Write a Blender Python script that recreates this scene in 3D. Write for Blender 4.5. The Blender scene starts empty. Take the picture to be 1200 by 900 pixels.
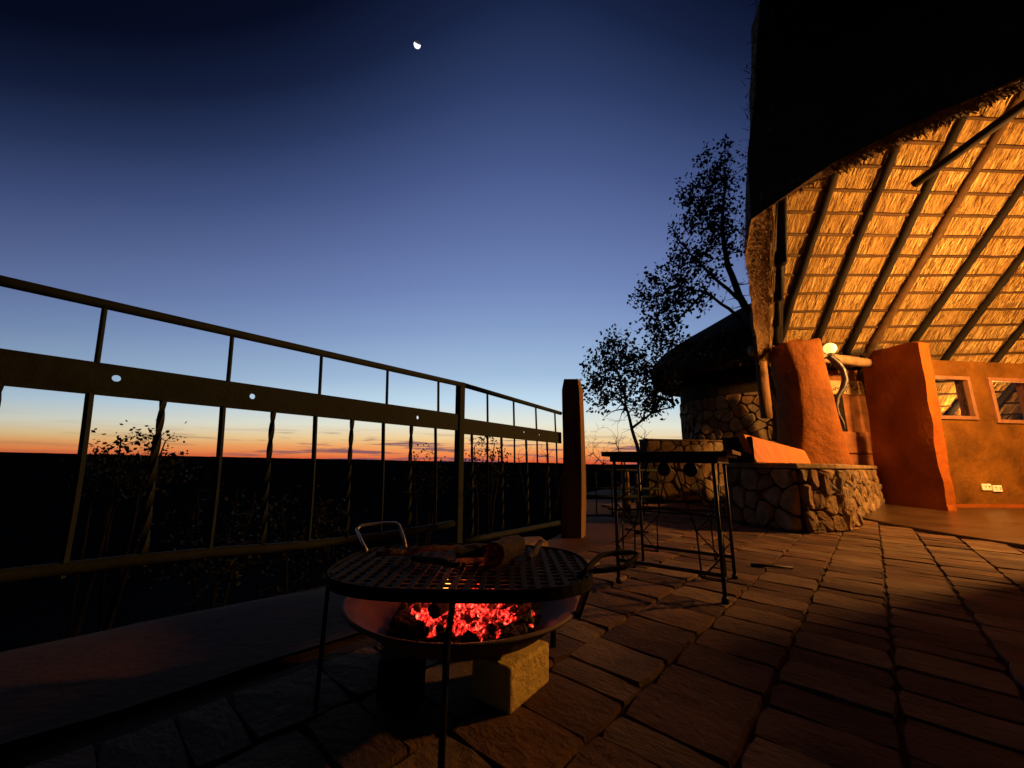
import bpy, bmesh, math, random
from mathutils import Vector, Matrix, noise
R = math.radians
sc = bpy.context.scene
col = sc.collection
rnd = random.Random(7)

# ------------------------------------------------------------------ camera
cam_d = bpy.data.cameras.new('camera'); cam = bpy.data.objects.new('camera', cam_d); col.objects.link(cam)
cam_d.sensor_width = 36; cam_d.lens = 36*451/1200; cam_d.clip_start = .05; cam_d.clip_end = 60000
cam.matrix_world = Matrix.Translation((0, 0, .70)) @ Matrix.Rotation(R(90+11.6), 4, 'X') @ Matrix.Rotation(R(.8), 4, 'Z')
sc.camera = cam

# ------------------------------------------------------------------ dusk sky
def lin(c):
    return tuple(((x/255)/12.92 if x/255 <= .04045 else ((x/255+.055)/1.055)**2.4) for x in c)
w = bpy.data.worlds.new('World'); sc.world = w; w.use_nodes = True
nt = w.node_tree; nt.nodes.clear()
def N(tree, t, **kw):
    n = tree.nodes.new(t)
    for k, v in kw.items(): setattr(n, k, v)
    return n
def math_n(tree, op, a, b=None, c=None, clamp=False):
    n = tree.nodes.new('ShaderNodeMath'); n.operation = op; n.use_clamp = clamp
    for i, v in enumerate((a, b, c)):
        if v is None: continue
        if hasattr(v, 'links'): tree.links.new(v, n.inputs[i])
        else: n.inputs[i].default_value = v
    return n.outputs[0]
tc = N(nt, 'ShaderNodeTexCoord'); sx = N(nt, 'ShaderNodeSeparateXYZ')
nt.links.new(tc.outputs['Generated'], sx.inputs[0])
X, Y, Z = sx.outputs
el = math_n(nt, 'MULTIPLY', math_n(nt, 'ARCSINE', Z), 180/math.pi)
azm = math_n(nt, 'ADD', math_n(nt, 'MULTIPLY', math_n(nt, 'ARCTAN2', X, Y), 180/math.pi), -3.0)
q = math_n(nt, 'POWER', math_n(nt, 'DIVIDE', math_n(nt, 'ABSOLUTE', azm), 48.0), 2.0)
t = math_n(nt, 'MULTIPLY', el, math_n(nt, 'ADD', math_n(nt, 'MULTIPLY', q, .49), 1.0))
t = math_n(nt, 'DIVIDE', t, 100.0, clamp=True)
ramp = N(nt, 'ShaderNodeValToRGB'); cr = ramp.color_ramp; cr.interpolation = 'LINEAR'
stops = [(0, (214, 82, 50)), (1.2, (240, 138, 78)), (2.2, (240, 166, 100)), (3.4, (238, 203, 146)), (5.6, (226, 226, 208)),
         (9, (188, 213, 231)), (13, (158, 185, 215)), (20, (128, 153, 196)), (26, (109, 130, 179)), (33, (91, 109, 158)), (41, (68, 85, 133)),
         (49.5, (43, 58, 98)), (57, (23, 34, 65)), (66, (8, 14, 36)), (85, (3, 6, 18)), (100, (2, 4, 12))]
while len(cr.elements) < len(stops): cr.elements.new(.5)
for e, (p, c) in zip(cr.elements, stops):
    e.position = p/100; e.color = (*lin(c), 1)
nt.links.new(t, ramp.inputs[0])
# thin sunset cloud bars
cv = N(nt, 'ShaderNodeCombineXYZ')
nt.links.new(math_n(nt, 'MULTIPLY', azm, .075), cv.inputs[0]); nt.links.new(math_n(nt, 'MULTIPLY', el, 1.15), cv.inputs[1])
no = N(nt, 'ShaderNodeTexNoise'); no.inputs['Scale'].default_value = 1.25; no.inputs['Detail'].default_value = 6; no.inputs['Roughness'].default_value = .58
nt.links.new(cv.outputs[0], no.inputs['Vector'])
cm = N(nt, 'ShaderNodeMapRange', interpolation_type='SMOOTHSTEP'); cm.inputs[1].default_value = .50; cm.inputs[2].default_value = .60
nt.links.new(no.outputs[0], cm.inputs[0])
b1 = N(nt, 'ShaderNodeMapRange', interpolation_type='SMOOTHSTEP'); b1.inputs[1].default_value = 4.6; b1.inputs[2].default_value = 2.4
nt.links.new(el, b1.inputs[0])
b2 = N(nt, 'ShaderNodeMapRange', interpolation_type='SMOOTHSTEP'); b2.inputs[1].default_value = -48; b2.inputs[2].default_value = -28
nt.links.new(azm, b2.inputs[0])
b3 = math_n(nt, 'MULTIPLY_ADD', b2.outputs[0], .8, .2)
cmask = math_n(nt, 'MULTIPLY', math_n(nt, 'MULTIPLY', cm.outputs[0], b1.outputs[0]), math_n(nt, 'MULTIPLY', b3, .9))
mx = N(nt, 'ShaderNodeMix', data_type='RGBA'); nt.links.new(cmask, mx.inputs[0]); nt.links.new(ramp.outputs[0], mx.inputs[6])
mx.inputs[7].default_value = (*lin((122, 84, 96)), 1)
# the glow dims away from where the sun went down
gl = math_n(nt, 'SUBTRACT', 1.06, math_n(nt, 'MULTIPLY', q, .22))
gl = math_n(nt, 'MAXIMUM', gl, .12)
bg = N(nt, 'ShaderNodeBackground'); nt.links.new(mx.outputs[2], bg.inputs[0]); nt.links.new(gl, bg.inputs[1])
wo = N(nt, 'ShaderNodeOutputWorld'); nt.links.new(bg.outputs[0], wo.inputs[0])
vs = sc.view_settings; vs.view_transform = 'Standard'; vs.look = 'None'; vs.exposure = 0; vs.gamma = 1
sc.cycles.max_bounces = 6; sc.cycles.diffuse_bounces = 4; sc.cycles.use_denoising = True
sc.cycles.sample_clamp_indirect = 3
WARM = (1.0, .43, .105)
LAMP_W = 2050.0

# ------------------------------------------------------------------ materials
MATS = {}
def mat(name, base, rough=.8, var=.25, scale=8., bump=.3, bscale=30., metal=0., spec=.08, emis=None, estr=0., stretch=(1, 1, 1), base2=None, dist=.01):
    if name in MATS: return MATS[name]
    m = bpy.data.materials.new(name); m.use_nodes = True; T = m.node_tree; p = T.nodes['Principled BSDF']
    p.inputs['Roughness'].default_value = rough; p.inputs['Metallic'].default_value = metal; p.inputs['Specular IOR Level'].default_value = spec
    c = N(T, 'ShaderNodeTexCoord'); mp = N(T, 'ShaderNodeMapping'); mp.inputs['Scale'].default_value = stretch
    T.links.new(c.outputs['Object'], mp.inputs[0])
    oi = N(T, 'ShaderNodeObjectInfo')
    av = N(T, 'ShaderNodeVectorMath', operation='ADD'); T.links.new(mp.outputs[0], av.inputs[0])
    sv = N(T, 'ShaderNodeVectorMath', operation='SCALE'); sv.inputs[0].default_value = (37, 19, 53); T.links.new(oi.outputs['Random'], sv.inputs['Scale'])
    T.links.new(sv.outputs[0], av.inputs[1])
    n1 = N(T, 'ShaderNodeTexNoise'); n1.inputs['Scale'].default_value = scale; n1.inputs['Detail'].default_value = 6; n1.inputs['Roughness'].default_value = .6
    T.links.new(av.outputs[0], n1.inputs['Vector'])
    r = N(T, 'ShaderNodeValToRGB')
    d = tuple(x*(1-var) for x in base) if base2 is None else base2
    l = tuple(min(1, x*(1+var)) for x in base)
    r.color_ramp.elements[0].color = (*d, 1); r.color_ramp.elements[0].position = .3
    r.color_ramp.elements[1].color = (*l, 1); r.color_ramp.elements[1].position = .7
    T.links.new(n1.outputs[0], r.inputs[0])
    hv = N(T, 'ShaderNodeHueSaturation'); T.links.new(r.outputs[0], hv.inputs['Color'])
    T.links.new(math_n(T, 'MULTIPLY_ADD', oi.outputs['Random'], .35*min(1, var*3), 1-.17*min(1, var*3)), hv.inputs['Value'])
    T.links.new(hv.outputs[0], p.inputs['Base Color'])
    if bump:
        n2 = N(T, 'ShaderNodeTexNoise'); n2.inputs['Scale'].default_value = bscale; n2.inputs['Detail'].default_value = 8; n2.inputs['Roughness'].default_value = .62
        T.links.new(av.outputs[0], n2.inputs['Vector'])
        b = N(T, 'ShaderNodeBump'); b.inputs['Strength'].default_value = bump; b.inputs['Distance'].default_value = dist
        T.links.new(n2.outputs[0], b.inputs['Height']); T.links.new(b.outputs[0], p.inputs['Normal'])
    rr = math_n(T, 'MULTIPLY_ADD', n1.outputs[0], .3, rough-.15, clamp=True); T.links.new(rr, p.inputs['Roughness'])
    if emis:
        p.inputs['Emission Color'].default_value = (*emis, 1); p.inputs['Emission Strength'].default_value = estr
    MATS[name] = m; return m

M_thatch = mat('thatch_outside', (.045, .036, .025), .95, .4, 3, 1, 60, stretch=(1, 1, .2), dist=.03)
M_cut = mat('thatch_cut_ends', (.34, .21, .10), .95, .5, 40, 1, 120, dist=.03)
M_reed = [mat('reed_%s' % s, c, .75, .3, 5, .3, 90, stretch=(6, 1, 1)) for s, c in (('straw', (.34, .235, .080)), ('gold', (.24, .150, .050)), ('brown', (.080, .039, .012)), ('pale', (.50, .38, .16)))]
M_liner = mat('thatch_lining', (.075, .046, .02), .9, .4, 12, .8, 60, stretch=(6, 1, .6))
M_pole = mat('gum_pole', (.0075, .006, .005), .75, .45, 6, .5, 40, stretch=(1, 1, .3))
M_batten = mat('batten_wood', (.045, .026, .012), .8, .4, 10, .5, 50)
M_palepole = mat('pale_log', (.26, .18, .10), .7, .3, 6, .4, 40)
M_plaster = mat('orange_plaster', (.104, .044, .0055), .82, .5, 1.6, .9, 6, dist=.06)
M_pillar = mat('pillar_plaster', (.172, .060, .012), .8, .35, 2.0, .7, 10, dist=.05)
M_plaster2 = mat('shade_red_plaster', (.19, .052, .006), .8, .25, 2.0, .6, 9, dist=.05)  # orange plaster reddened: the wing wall's shaded tone put into the colour
M_cement = mat('cement', (.040, .019, .011), .85, .35, 3, .5, 30)
M_floor = mat('polished_floor', (.043, .023, .009), .32, .3, 2, .08, 20, spec=.5)
M_paver = [mat('paver_%s' % s, c, .82, .35, 5, .75, 26, dist=.02) for s, c in (('red', (.105, .058, .032)), ('tan', (.128, .084, .049)), ('dark', (.068, .039, .024)))]
M_joint = mat('joint_sand', (.034, .021, .013), .95, .4, 20, .6, 80)
M_stone = [mat('stone_%s' % s, c, .85, .35, 6, .9, 22, dist=.025) for s, c in (('tan', (.20, .14, .078)), ('brown', (.145, .09, .047)), ('grey', (.165, .13, .085)), ('ochre', (.21, .135, .062)))]
M_mortar = mat('mortar', (.022, .015, .010), .95, .4, 20, .6, 60)
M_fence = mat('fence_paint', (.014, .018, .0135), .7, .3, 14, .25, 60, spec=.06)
M_iron = mat('black_iron', (.010, .0095, .009), .6, .4, 20, .35, 80, spec=.35)
M_steel = mat('worn_steel', (.33, .31, .29), .45, .3, 20, .2, 60, metal=.7)
M_grate = mat('sooty_grate', (.008, .0075, .007), .75, .4, 30, .35, 90, spec=.05)
M_log = mat('weathered_log', (.15, .085, .04), .85, .4, 7, .8, 22, stretch=(1, 1, .12), dist=.03)
M_bark = mat('bark', (.035, .026, .019), .9, .4, 12, .9, 30, dist=.02)
M_ash = mat('charred_wood', (.045, .036, .03), .9, .6, 18, 1, 40, base2=(.02, .016, .014), dist=.02)
M_bowl = mat('rusty_bowl', (.085, .048, .034), .7, .45, 6, .3, 40, spec=.3)
M_brick = mat('yellow_block', (.66, .48, .13), .9, .3, 9, .8, 40, dist=.02)
M_slab = mat('orange_slab', (.40, .135, .036), .55, .3, 5, .25, 25, stretch=(1, 3, 1))
M_tabletop = mat('lit_table_wood', (.22, .13, .065), .7, .3, 8, .3, 40, stretch=(1, 6, 1))
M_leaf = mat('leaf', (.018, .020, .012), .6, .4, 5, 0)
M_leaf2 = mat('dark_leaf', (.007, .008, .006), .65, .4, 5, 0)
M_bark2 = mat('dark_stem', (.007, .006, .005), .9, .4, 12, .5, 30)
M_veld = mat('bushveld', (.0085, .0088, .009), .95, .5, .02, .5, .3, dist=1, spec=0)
M_white = mat('white_plastic', (.72, .66, .55), .4, .05, 5, 0)
M_black = mat('slot_black', (.01, .01, .01), .6, .1, 5, 0)
M_frame = mat('window_wood', (.17, .075, .03), .5, .3, 8, .2, 40, spec=.5, stretch=(1, 1, .3))
M_horn = mat('horn', (.014, .010, .008), .45, .4, 12, .4, 40, spec=.5)
M_plaque = mat('carved_plaque', (.56, .42, .21), .85, .25, 9, .5, 30)
M_mark = mat('carving', (.07, .04, .02), .9, .2, 9, 0)
M_niche = mat('niche_plaster', (.30, .125, .05), .85, .4, 3, .5, 15)
def glass_mat():
    m = bpy.data.materials.new('window_pane'); m.use_nodes = True; T = m.node_tree; T.nodes.remove(T.nodes['Principled BSDF'])
    tr = N(T, 'ShaderNodeBsdfTransparent'); tr.inputs[0].default_value = (.88, .9, .88, 1); gl_ = N(T, 'ShaderNodeBsdfGlossy'); gl_.inputs['Roughness'].default_value = .02
    mxs = N(T, 'ShaderNodeMixShader'); mxs.inputs[0].default_value = .06
    T.links.new(tr.outputs[0], mxs.inputs[1]); T.links.new(gl_.outputs[0], mxs.inputs[2]); T.links.new(mxs.outputs[0], T.nodes['Material Output'].inputs[0])
    return m
M_glass = glass_mat()
def glow_mat(name, c, s):
    m = bpy.data.materials.new(name); m.use_nodes = True; p = m.node_tree.nodes['Principled BSDF']
    p.inputs['Base Color'].default_value = (.8, .8, .8, 1); p.inputs['Emission Color'].default_value = (*c, 1); p.inputs['Emission Strength'].default_value = s
    return m
M_globe = glow_mat('lamp_globe', (1, .56, .15), 1.7)
def coal_mat():
    m = bpy.data.materials.new('glowing_coal'); m.use_nodes = True; T = m.node_tree; p = T.nodes['Principled BSDF']
    p.inputs['Base Color'].default_value = (.02, .018, .017, 1); p.inputs['Roughness'].default_value = .95
    c = N(T, 'ShaderNodeTexCoord'); n = N(T, 'ShaderNodeTexNoise'); n.inputs['Scale'].default_value = 95; n.inputs['Detail'].default_value = 5; n.inputs['Roughness'].default_value = .65
    T.links.new(c.outputs['Object'], n.inputs['Vector'])
    r = N(T, 'ShaderNodeValToRGB'); e = r.color_ramp.elements
    e[0].position = .40; e[0].color = (.0, .0, .0, 1); e[1].position = .74; e[1].color = (1, .30, .14, 1)
    k = r.color_ramp.elements.new(.5); k.color = (.34, .004, .003, 1); k = r.color_ramp.elements.new(.62); k.color = (1, .05, .03, 1)
    T.links.new(n.outputs[0], r.inputs[0]); T.links.new(r.outputs[0], p.inputs['Emission Color'])
    n3 = N(T, 'ShaderNodeTexNoise'); n3.inputs['Scale'].default_value = 24; n3.inputs['Detail'].default_value = 2; T.links.new(c.outputs['Object'], n3.inputs['Vector'])
    m3 = N(T, 'ShaderNodeMapRange'); m3.inputs[1].default_value = .40; m3.inputs[2].default_value = .68; m3.inputs[3].default_value = .25; m3.inputs[4].default_value = 6.0; T.links.new(n3.outputs[0], m3.inputs[0]); T.links.new(m3.outputs[0], p.inputs['Emission Strength'])
    return m
M_coal = coal_mat()
M_flame = glow_mat('flame', (1, .45, .06), 2.2)

# ------------------------------------------------------------------ mesh helpers
class MB:
    def __init__(s): s.v = []; s.f = []
    def add(s, vs, fs):
        o = len(s.v); s.v += [tuple(x) for x in vs]; s.f += [tuple(i+o for i in f) for f in fs]; return s
    def box(s, c, d, rot=None):
        h = [x/2 for x in d]; vs = []
        for z in (-1, 1):
            for y in (-1, 1):
                for x in (-1, 1):
                    p = Vector((x*h[0], y*h[1], z*h[2]))
                    if rot is not None: p = rot @ p
                    vs.append(p+Vector(c))
        return s.add(vs, [(0, 2, 3, 1), (4, 5, 7, 6), (0, 1, 5, 4), (2, 6, 7, 3), (0, 4, 6, 2), (1, 3, 7, 5)])
    def bar(s, a, b, wx, wz):
        a, b = Vector(a), Vector(b); d = b-a; x = d.normalized(); up = Vector((0, 0, 1)) if abs(x.z) < .95 else Vector((0, 1, 0))
        y = up.cross(x).normalized(); z = x.cross(y)
        return s.box((a+b)/2, (d.length, wx, wz), Matrix((x, y, z)).transposed())
    def tube(s, pts, rad, n=8, twist=0., cap=True, squash=None):
        pts = [Vector(p) for p in pts]; k = len(pts)
        if not hasattr(rad, '__len__'): rad = [rad]*k
        ref = None; vs = []
        for i, p in enumerate(pts):
            t = (pts[min(i+1, k-1)]-pts[max(i-1, 0)]).normalized()
            if ref is None: ref = t.orthogonal().normalized()
            ref = (ref-t*ref.dot(t)).normalized(); b = t.cross(ref)
            for j in range(n):
                a = 2*math.pi*j/n+twist*i
                r = rad[i] if squash is None else rad[i]*squash(i, j)
                vs.append(p+(ref*math.cos(a)+b*math.sin(a))*r)
        fs = [(i*n+j, i*n+(j+1) % n, (i+1)*n+(j+1) % n, (i+1)*n+j) for i in range(k-1) for j in range(n)]
        if cap: fs += [tuple(range(n-1, -1, -1)), tuple((k-1)*n+j for j in range(n))]
        return s.add(vs, fs)
    def lathe(s, prof, n=32, c=(0, 0, 0), jit=None):
        vs = []
        for i, (r, z) in enumerate(prof):
            for j in range(n):
                a = 2*math.pi*j/n; d = jit(i, j) if jit else 0
                vs.append((c[0]+(r+d)*math.cos(a), c[1]+(r+d)*math.sin(a), c[2]+z))
        return s.add(vs, [(i*n+j, i*n+(j+1) % n, (i+1)*n+(j+1) % n, (i+1)*n+j) for i in range(len(prof)-1) for j in range(n)])
    def prism(s, poly, z0, z1):
        n = len(poly)
        return s.add([(x, y, z0) for x, y in poly]+[(x, y, z1) for x, y in poly],
                     [tuple(range(n-1, -1, -1)), tuple(range(n, 2*n))]+[(i, (i+1) % n, n+(i+1) % n, n+i) for i in range(n)])
    def mesh(s, name, m, smooth=False):
        me = bpy.data.meshes.new(name); me.from_pydata(s.v, [], s.f)
        b = bmesh.new(); b.from_mesh(me); bmesh.ops.recalc_face_normals(b, faces=b.faces); b.to_mesh(me); b.free()
        for mm in (m if isinstance(m, (list, tuple)) else [m]): me.materials.append(mm)
        if smooth:
            me.shade_smooth() if hasattr(me, 'shade_smooth') else [setattr(p, 'use_smooth', True) for p in me.polygons]
        return me
    def build(s, name, m, parent=None, smooth=False, bevel=0, **kw):
        o = bpy.data.objects.new(name, s.mesh(name, m, smooth)); col.objects.link(o)
        if parent: o.parent = parent
        if bevel:
            b = o.modifiers.new('b', 'BEVEL'); b.width = bevel; b.segments = 2; b.limit_method = 'ANGLE'
        return tag(o, **kw)
def tag(o, label=None, cat=None, group=None, kind=None):
    for k, v in (('label', label), ('category', cat), ('group', group), ('kind', kind)):
        if v: o[k] = v
    return o
def empty(name, loc=(0, 0, 0), rz=0, **kw):
    o = bpy.data.objects.new(name, None); col.objects.link(o); o.location = loc; o.rotation_euler.z = rz; o.empty_display_size = .1
    return tag(o, **kw)
def nz(p, s=1., seed=0.): return noise.noise(Vector(p)*s+Vector((seed, seed*1.7, -seed)))
def wob(a, b, n, amp, seed):
    a, b = Vector(a), Vector(b)
    return [a.lerp(b, i/(n-1))+Vector((nz((i*.7, seed, 0), 1), nz((0, i*.7, seed), 1), nz((seed, 0, i*.7), 1)))*amp*(1 if 0 < i < n-1 else .3) for i in range(n)]

# Voronoi stones laid on a patch; fn(u, v, d) gives the point in space
def voronoi(wd, ht, cell, seed, aspect=1.0):
    r = random.Random(seed); cx, cy = cell*aspect, cell
    nx, ny = max(1, round(wd/cx)), max(1, round(ht/cy)); pts = {}
    for i in range(-1, nx+1):
        for j in range(-1, ny+1):
            pts[i, j] = ((i+.5+r.uniform(-.42, .42)+(.25 if j % 2 else -.25))*wd/nx, (j+.5+r.uniform(-.42, .42))*ht/ny)
    out = []
    for (i, j), p in pts.items():
        poly = [(0, 0), (wd, 0), (wd, ht), (0, ht)]
        for a in range(-2, 3):
            for b in range(-2, 3):
                o = pts.get((i+a, j+b))
                if o is None or (a, b) == (0, 0): continue
                mxx, my = (p[0]+o[0])/2, (p[1]+o[1])/2; dx, dy = o[0]-p[0], o[1]-p[1]; new = []
                for k in range(len(poly)):
                    A, B = poly[k], poly[(k+1) % len(poly)]
                    da = (A[0]-mxx)*dx+(A[1]-my)*dy; db = (B[0]-mxx)*dx+(B[1]-my)*dy
                    if da <= 0: new.append(A)
                    if da*db < 0:
                        t_ = da/(da-db); new.append((A[0]+(B[0]-A[0])*t_, A[1]+(B[1]-A[1])*t_))
                poly = new
                if len(poly) < 3: break
            if len(poly) < 3: break
        if len(poly) >= 3: out.append(poly)
    return out
def stones(parent, wd, ht, cell, fn, seed, gap=.011, depth=.045, aspect=1., mats=None):
    r = random.Random(seed+5)
    for poly in voronoi(wd, ht, cell, seed, aspect):
        n = len(poly); cx = sum(p[0] for p in poly)/n; cy = sum(p[1] for p in poly)/n
        area = abs(sum(poly[i][0]*poly[(i+1) % n][1]-poly[(i+1) % n][0]*poly[i][1] for i in range(n)))/2
        if area < .0009: continue
        k = 1-gap*1.8/math.sqrt(area); ring = [(cx+(x-cx)*k, cy+(y-cy)*k) for x, y in poly]
        rr = []
        for i in range(n):                                   # cut the corners
            A, B = ring[i], ring[(i+1) % n]; t1 = r.uniform(.12, .25)
            rr += [(A[0]+(B[0]-A[0])*t1, A[1]+(B[1]-A[1])*t1), (A[0]+(B[0]-A[0])*(1-t1), A[1]+(B[1]-A[1])*(1-t1))]
        m = len(rr); d = depth*r.uniform(.6, 1.25); tx, ty = r.uniform(-.2, .2), r.uniform(-.2, .2)
        vs = [fn(x, y, -.01) for x, y in rr]+[fn(x, y, d*.7+r.uniform(-.004, .004)) for x, y in rr]
        vs += [fn(cx+(x-cx)*.8, cy+(y-cy)*.8, d+(x-cx)*tx+(y-cy)*ty+r.uniform(-.008, .008)) for x, y in rr]+[fn(cx, cy, d+r.uniform(-.01, .012))]
        fs = [(a*m+i, a*m+(i+1) % m, (a+1)*m+(i+1) % m, (a+1)*m+i) for a in (0, 1) for i in range(m)]+[(2*m+i, 2*m+(i+1) % m, 3*m) for i in range(m)]
        MB().add(vs, fs).build('stone', r.choice(mats or M_stone), parent)

# ------------------------------------------------------------------ terrain, terrace, floor
def terrain():
    m = MB(); radii = [0, 6, 8, 10, 13, 17, 23, 32, 50, 80, 130, 220, 400, 800, 1600, 3000, 5000, 7000, 8500, 9500, 11000]
    na = 900; vs = []
    for r in radii:
        for j in range(na):
            a = -math.pi+2*math.pi*j/na
            x, y = r*math.sin(a), r*math.cos(a)
            z = -1.6-38*max(0, min(1, (r-7)/140))**.8+1.2*nz((x, y, 0), .06)*min(1, r/12)
            if r > 3000:
                d = math.degrees(a); k = max(0, min(1, (12-d)/68)) if d > -100 else .8
                z = -40+(6+46*k+14*nz((a*7, 1, 0))+7*nz((a*31, 2, 0))+5*nz((a*130, 5, 0)))*(r-3000)/5500+40*(r-3000)/5500*1.0 if r <= 8500 else -40+(46+46*k+14*nz((a*7, 1, 0))+7*nz((a*31, 2, 0))+5*nz((a*130, 5, 0)))*(1-(r-8500)/4000)
            vs.append((x, y, z))
    fs = [(i*na+j, i*na+(j+1) % na, (i+1)*na+(j+1) % na, (i+1)*na+j) for i in range(len(radii)-1) for j in range(na)]
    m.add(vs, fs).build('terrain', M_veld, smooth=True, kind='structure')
terrain()
TER = [(-5, -1.6), (-1.90, 1.70), (-1.10, 2.50), (.40, 4.02), (.85, 5.0), (1.25, 9.2), (4, 14), (17, 15), (17, -9), (-5, -9)]
terrace = MB().prism(TER, -1.9, -.035).build('terrace', M_joint, kind='structure')
# cement apron along the terrace edge, a slightly wavy skin on the slab
def apron():
    inner = [(-4.2, -2.3), (-1.35, 1.05), (-.55, 1.90), (.55, 3.25), (1.35, 4.35), (1.55, 5.3)]
    outer = [(-5, -1.58), (-1.885, 1.70), (-1.095, 2.49), (.395, 4.01), (.845, 5.0), (1.0, 6.6)]
    m = MB(); vs = []; n = 40; k = 8
    def lerp_poly(P, t):
        x = t*(len(P)-1); i = min(int(x), len(P)-2); f = x-i
        return P[i][0]+(P[i+1][0]-P[i][0])*f, P[i][1]+(P[i+1][1]-P[i][1])*f
    for i in range(n):
        a, b = lerp_poly(inner, i/(n-1)), lerp_poly(outer, i/(n-1))
        for j in range(k):
            f = j/(k-1); x, y = a[0]+(b[0]-a[0])*f, a[1]+(b[1]-a[1])*f
            vs.append((x, y, -.012+.014*nz((x, y, 0), 2.2)-.02*(f > .98)))
    m.add(vs, [(i*k+j, i*k+j+1, (i+1)*k+j+1, (i+1)*k+j) for i in range(n-1) for j in range(k-1)])
    m.build('cement_apron', M_cement, smooth=True, kind='structure')
apron()
FLOOR = [(4.25, 5.35), (4.95, 5.72), (4.78, 5.0), (4.74, 4.3), (4.80, 3.7), (5.1, 2.6), (5.4, -4), (14, -4), (14, 8.4), (5.8, 9.5), (5.0, 6.6)]
MB().prism(FLOOR[1:], -.03, .022).build('cement_floor', M_floor, kind='structure', bevel=.01)

# pavers
def inside(p, poly):
    c = False; n = len(poly)
    for i in range(n):
        a, b = poly[i], poly[(i+1) % n]
        if (a[1] > p[1]) != (b[1] > p[1]) and p[0] < (b[0]-a[0])*(p[1]-a[1])/(b[1]-a[1])+a[0]: c = not c
    return c
PAVE = [(-1.2, 1.0), (-.5, 1.95), (.6, 3.3), (1.4, 4.4), (1.6, 5.3), (1.8, 7.6), (4.2, 7.6), (5.0, 5.66), (4.72, 5.0), (4.68, 4.3), (4.74, 3.7), (4.9, 2.6), (4.4, 1.0), (1.2, .35), (-1.0, .35)]
paving = MB().prism([(-1.15, 1.0), (-.45, 1.95), (.65, 3.3), (1.45, 4.4), (1.65, 5.3), (1.85, 7.6), (4.3, 7.6), (4.9, 5.6), (4.7, 4.3), (4.8, 2.5), (4.4, .9), (1.2, .3), (-1, .3)], -.034, -.015).build('paving', M_joint, kind='structure')
def pavers():
    d = Vector((.677, .736, 0)); n = Vector((.736, -.677, 0)); tops = []
    r = random.Random(11); meshes = []
    for k in range(9):                                        # uneven slab shapes, about 40 triangles
        m = MB(); L, Wd = .150-.0035, .150-.0035; out = []
        for i in range(12):
            e = i//3; f = (i % 3)/3
            cs = [(-1, -1), (1, -1), (1, 1), (-1, 1)]; a, b = cs[e], cs[(e+1) % 4]
            jx, jy = r.uniform(-.006, .006), r.uniform(-.006, .006); kk = .955 if f == 0 else 1
            out.append(((a[0]+(b[0]-a[0])*f)*L*kk+jx, (a[1]+(b[1]-a[1])*f)*Wd*kk+jy))
        vs = [(x, y, -.03) for x, y in out]+[(x, y, -.012) for x, y in out]+[(x*.968, y*.968, r.uniform(-.003, .002)) for x, y in out]+[(r.uniform(-.02, .02), r.uniform(-.02, .02), r.uniform(-.002, .006))]
        fs = [(a*12+i, a*12+(i+1) % 12, (a+1)*12+(i+1) % 12, (a+1)*12+i) for a in (0, 1) for i in range(12)]+[(24+i, 24+(i+1) % 12, 36) for i in range(12)]
        meshes.append(m.add(vs, fs).mesh('paver', M_paver[k % 3], smooth=False))
    cells = []
    for i in range(-14, 16):
        off = r.uniform(0, .3); c = -.032+.15+.30*i; s = -3+off
        while s < 12:
            ln = r.choice((.12, .15, .18, .20, .22, .26)); p = d*(s+ln/2)+n*c; s += ln
            if inside((p.x, p.y), PAVE) and p.y > .45: cells.append((p, ln))
    cells.sort(key=lambda q_: q_[0].length)
    vis = [q_ for q_ in cells if q_[0].y > .85 and abs(q_[0].x) < 1.5*q_[0].y]
    for p, ln in vis[:300]:
        o = bpy.data.objects.new('paver', r.choice(meshes)); col.objects.link(o); o.parent = paving
        o.location = (p.x, p.y, r.uniform(-.004, .003)); o.scale = (ln/.30, 1, 1)
        o.rotation_euler = (r.uniform(-.010, .010), r.uniform(-.010, .010), math.atan2(d.y, d.x)+r.uniform(-.018, .018)+(math.pi if r.random() < .5 else 0))
    rest = vis[300:]+[q_ for q_ in cells if q_ not in vis]
    if rest:
        m = MB(); ang = math.atan2(d.y, d.x)
        for p, ln in rest:
            me = r.choice(meshes); T_ = Matrix.Translation((p.x, p.y, r.uniform(-.005, .002))) @ Matrix.Rotation(ang+r.uniform(-.02, .02), 4, 'Z') @ Matrix.Diagonal((ln/.30, 1, 1, 1))
            m.add([T_ @ v.co for v in me.vertices], [tuple(f.vertices) for f in me.polygons])
        m.build('paver_rest', M_paver[0], paving, kind='stuff')
pavers()

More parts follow.
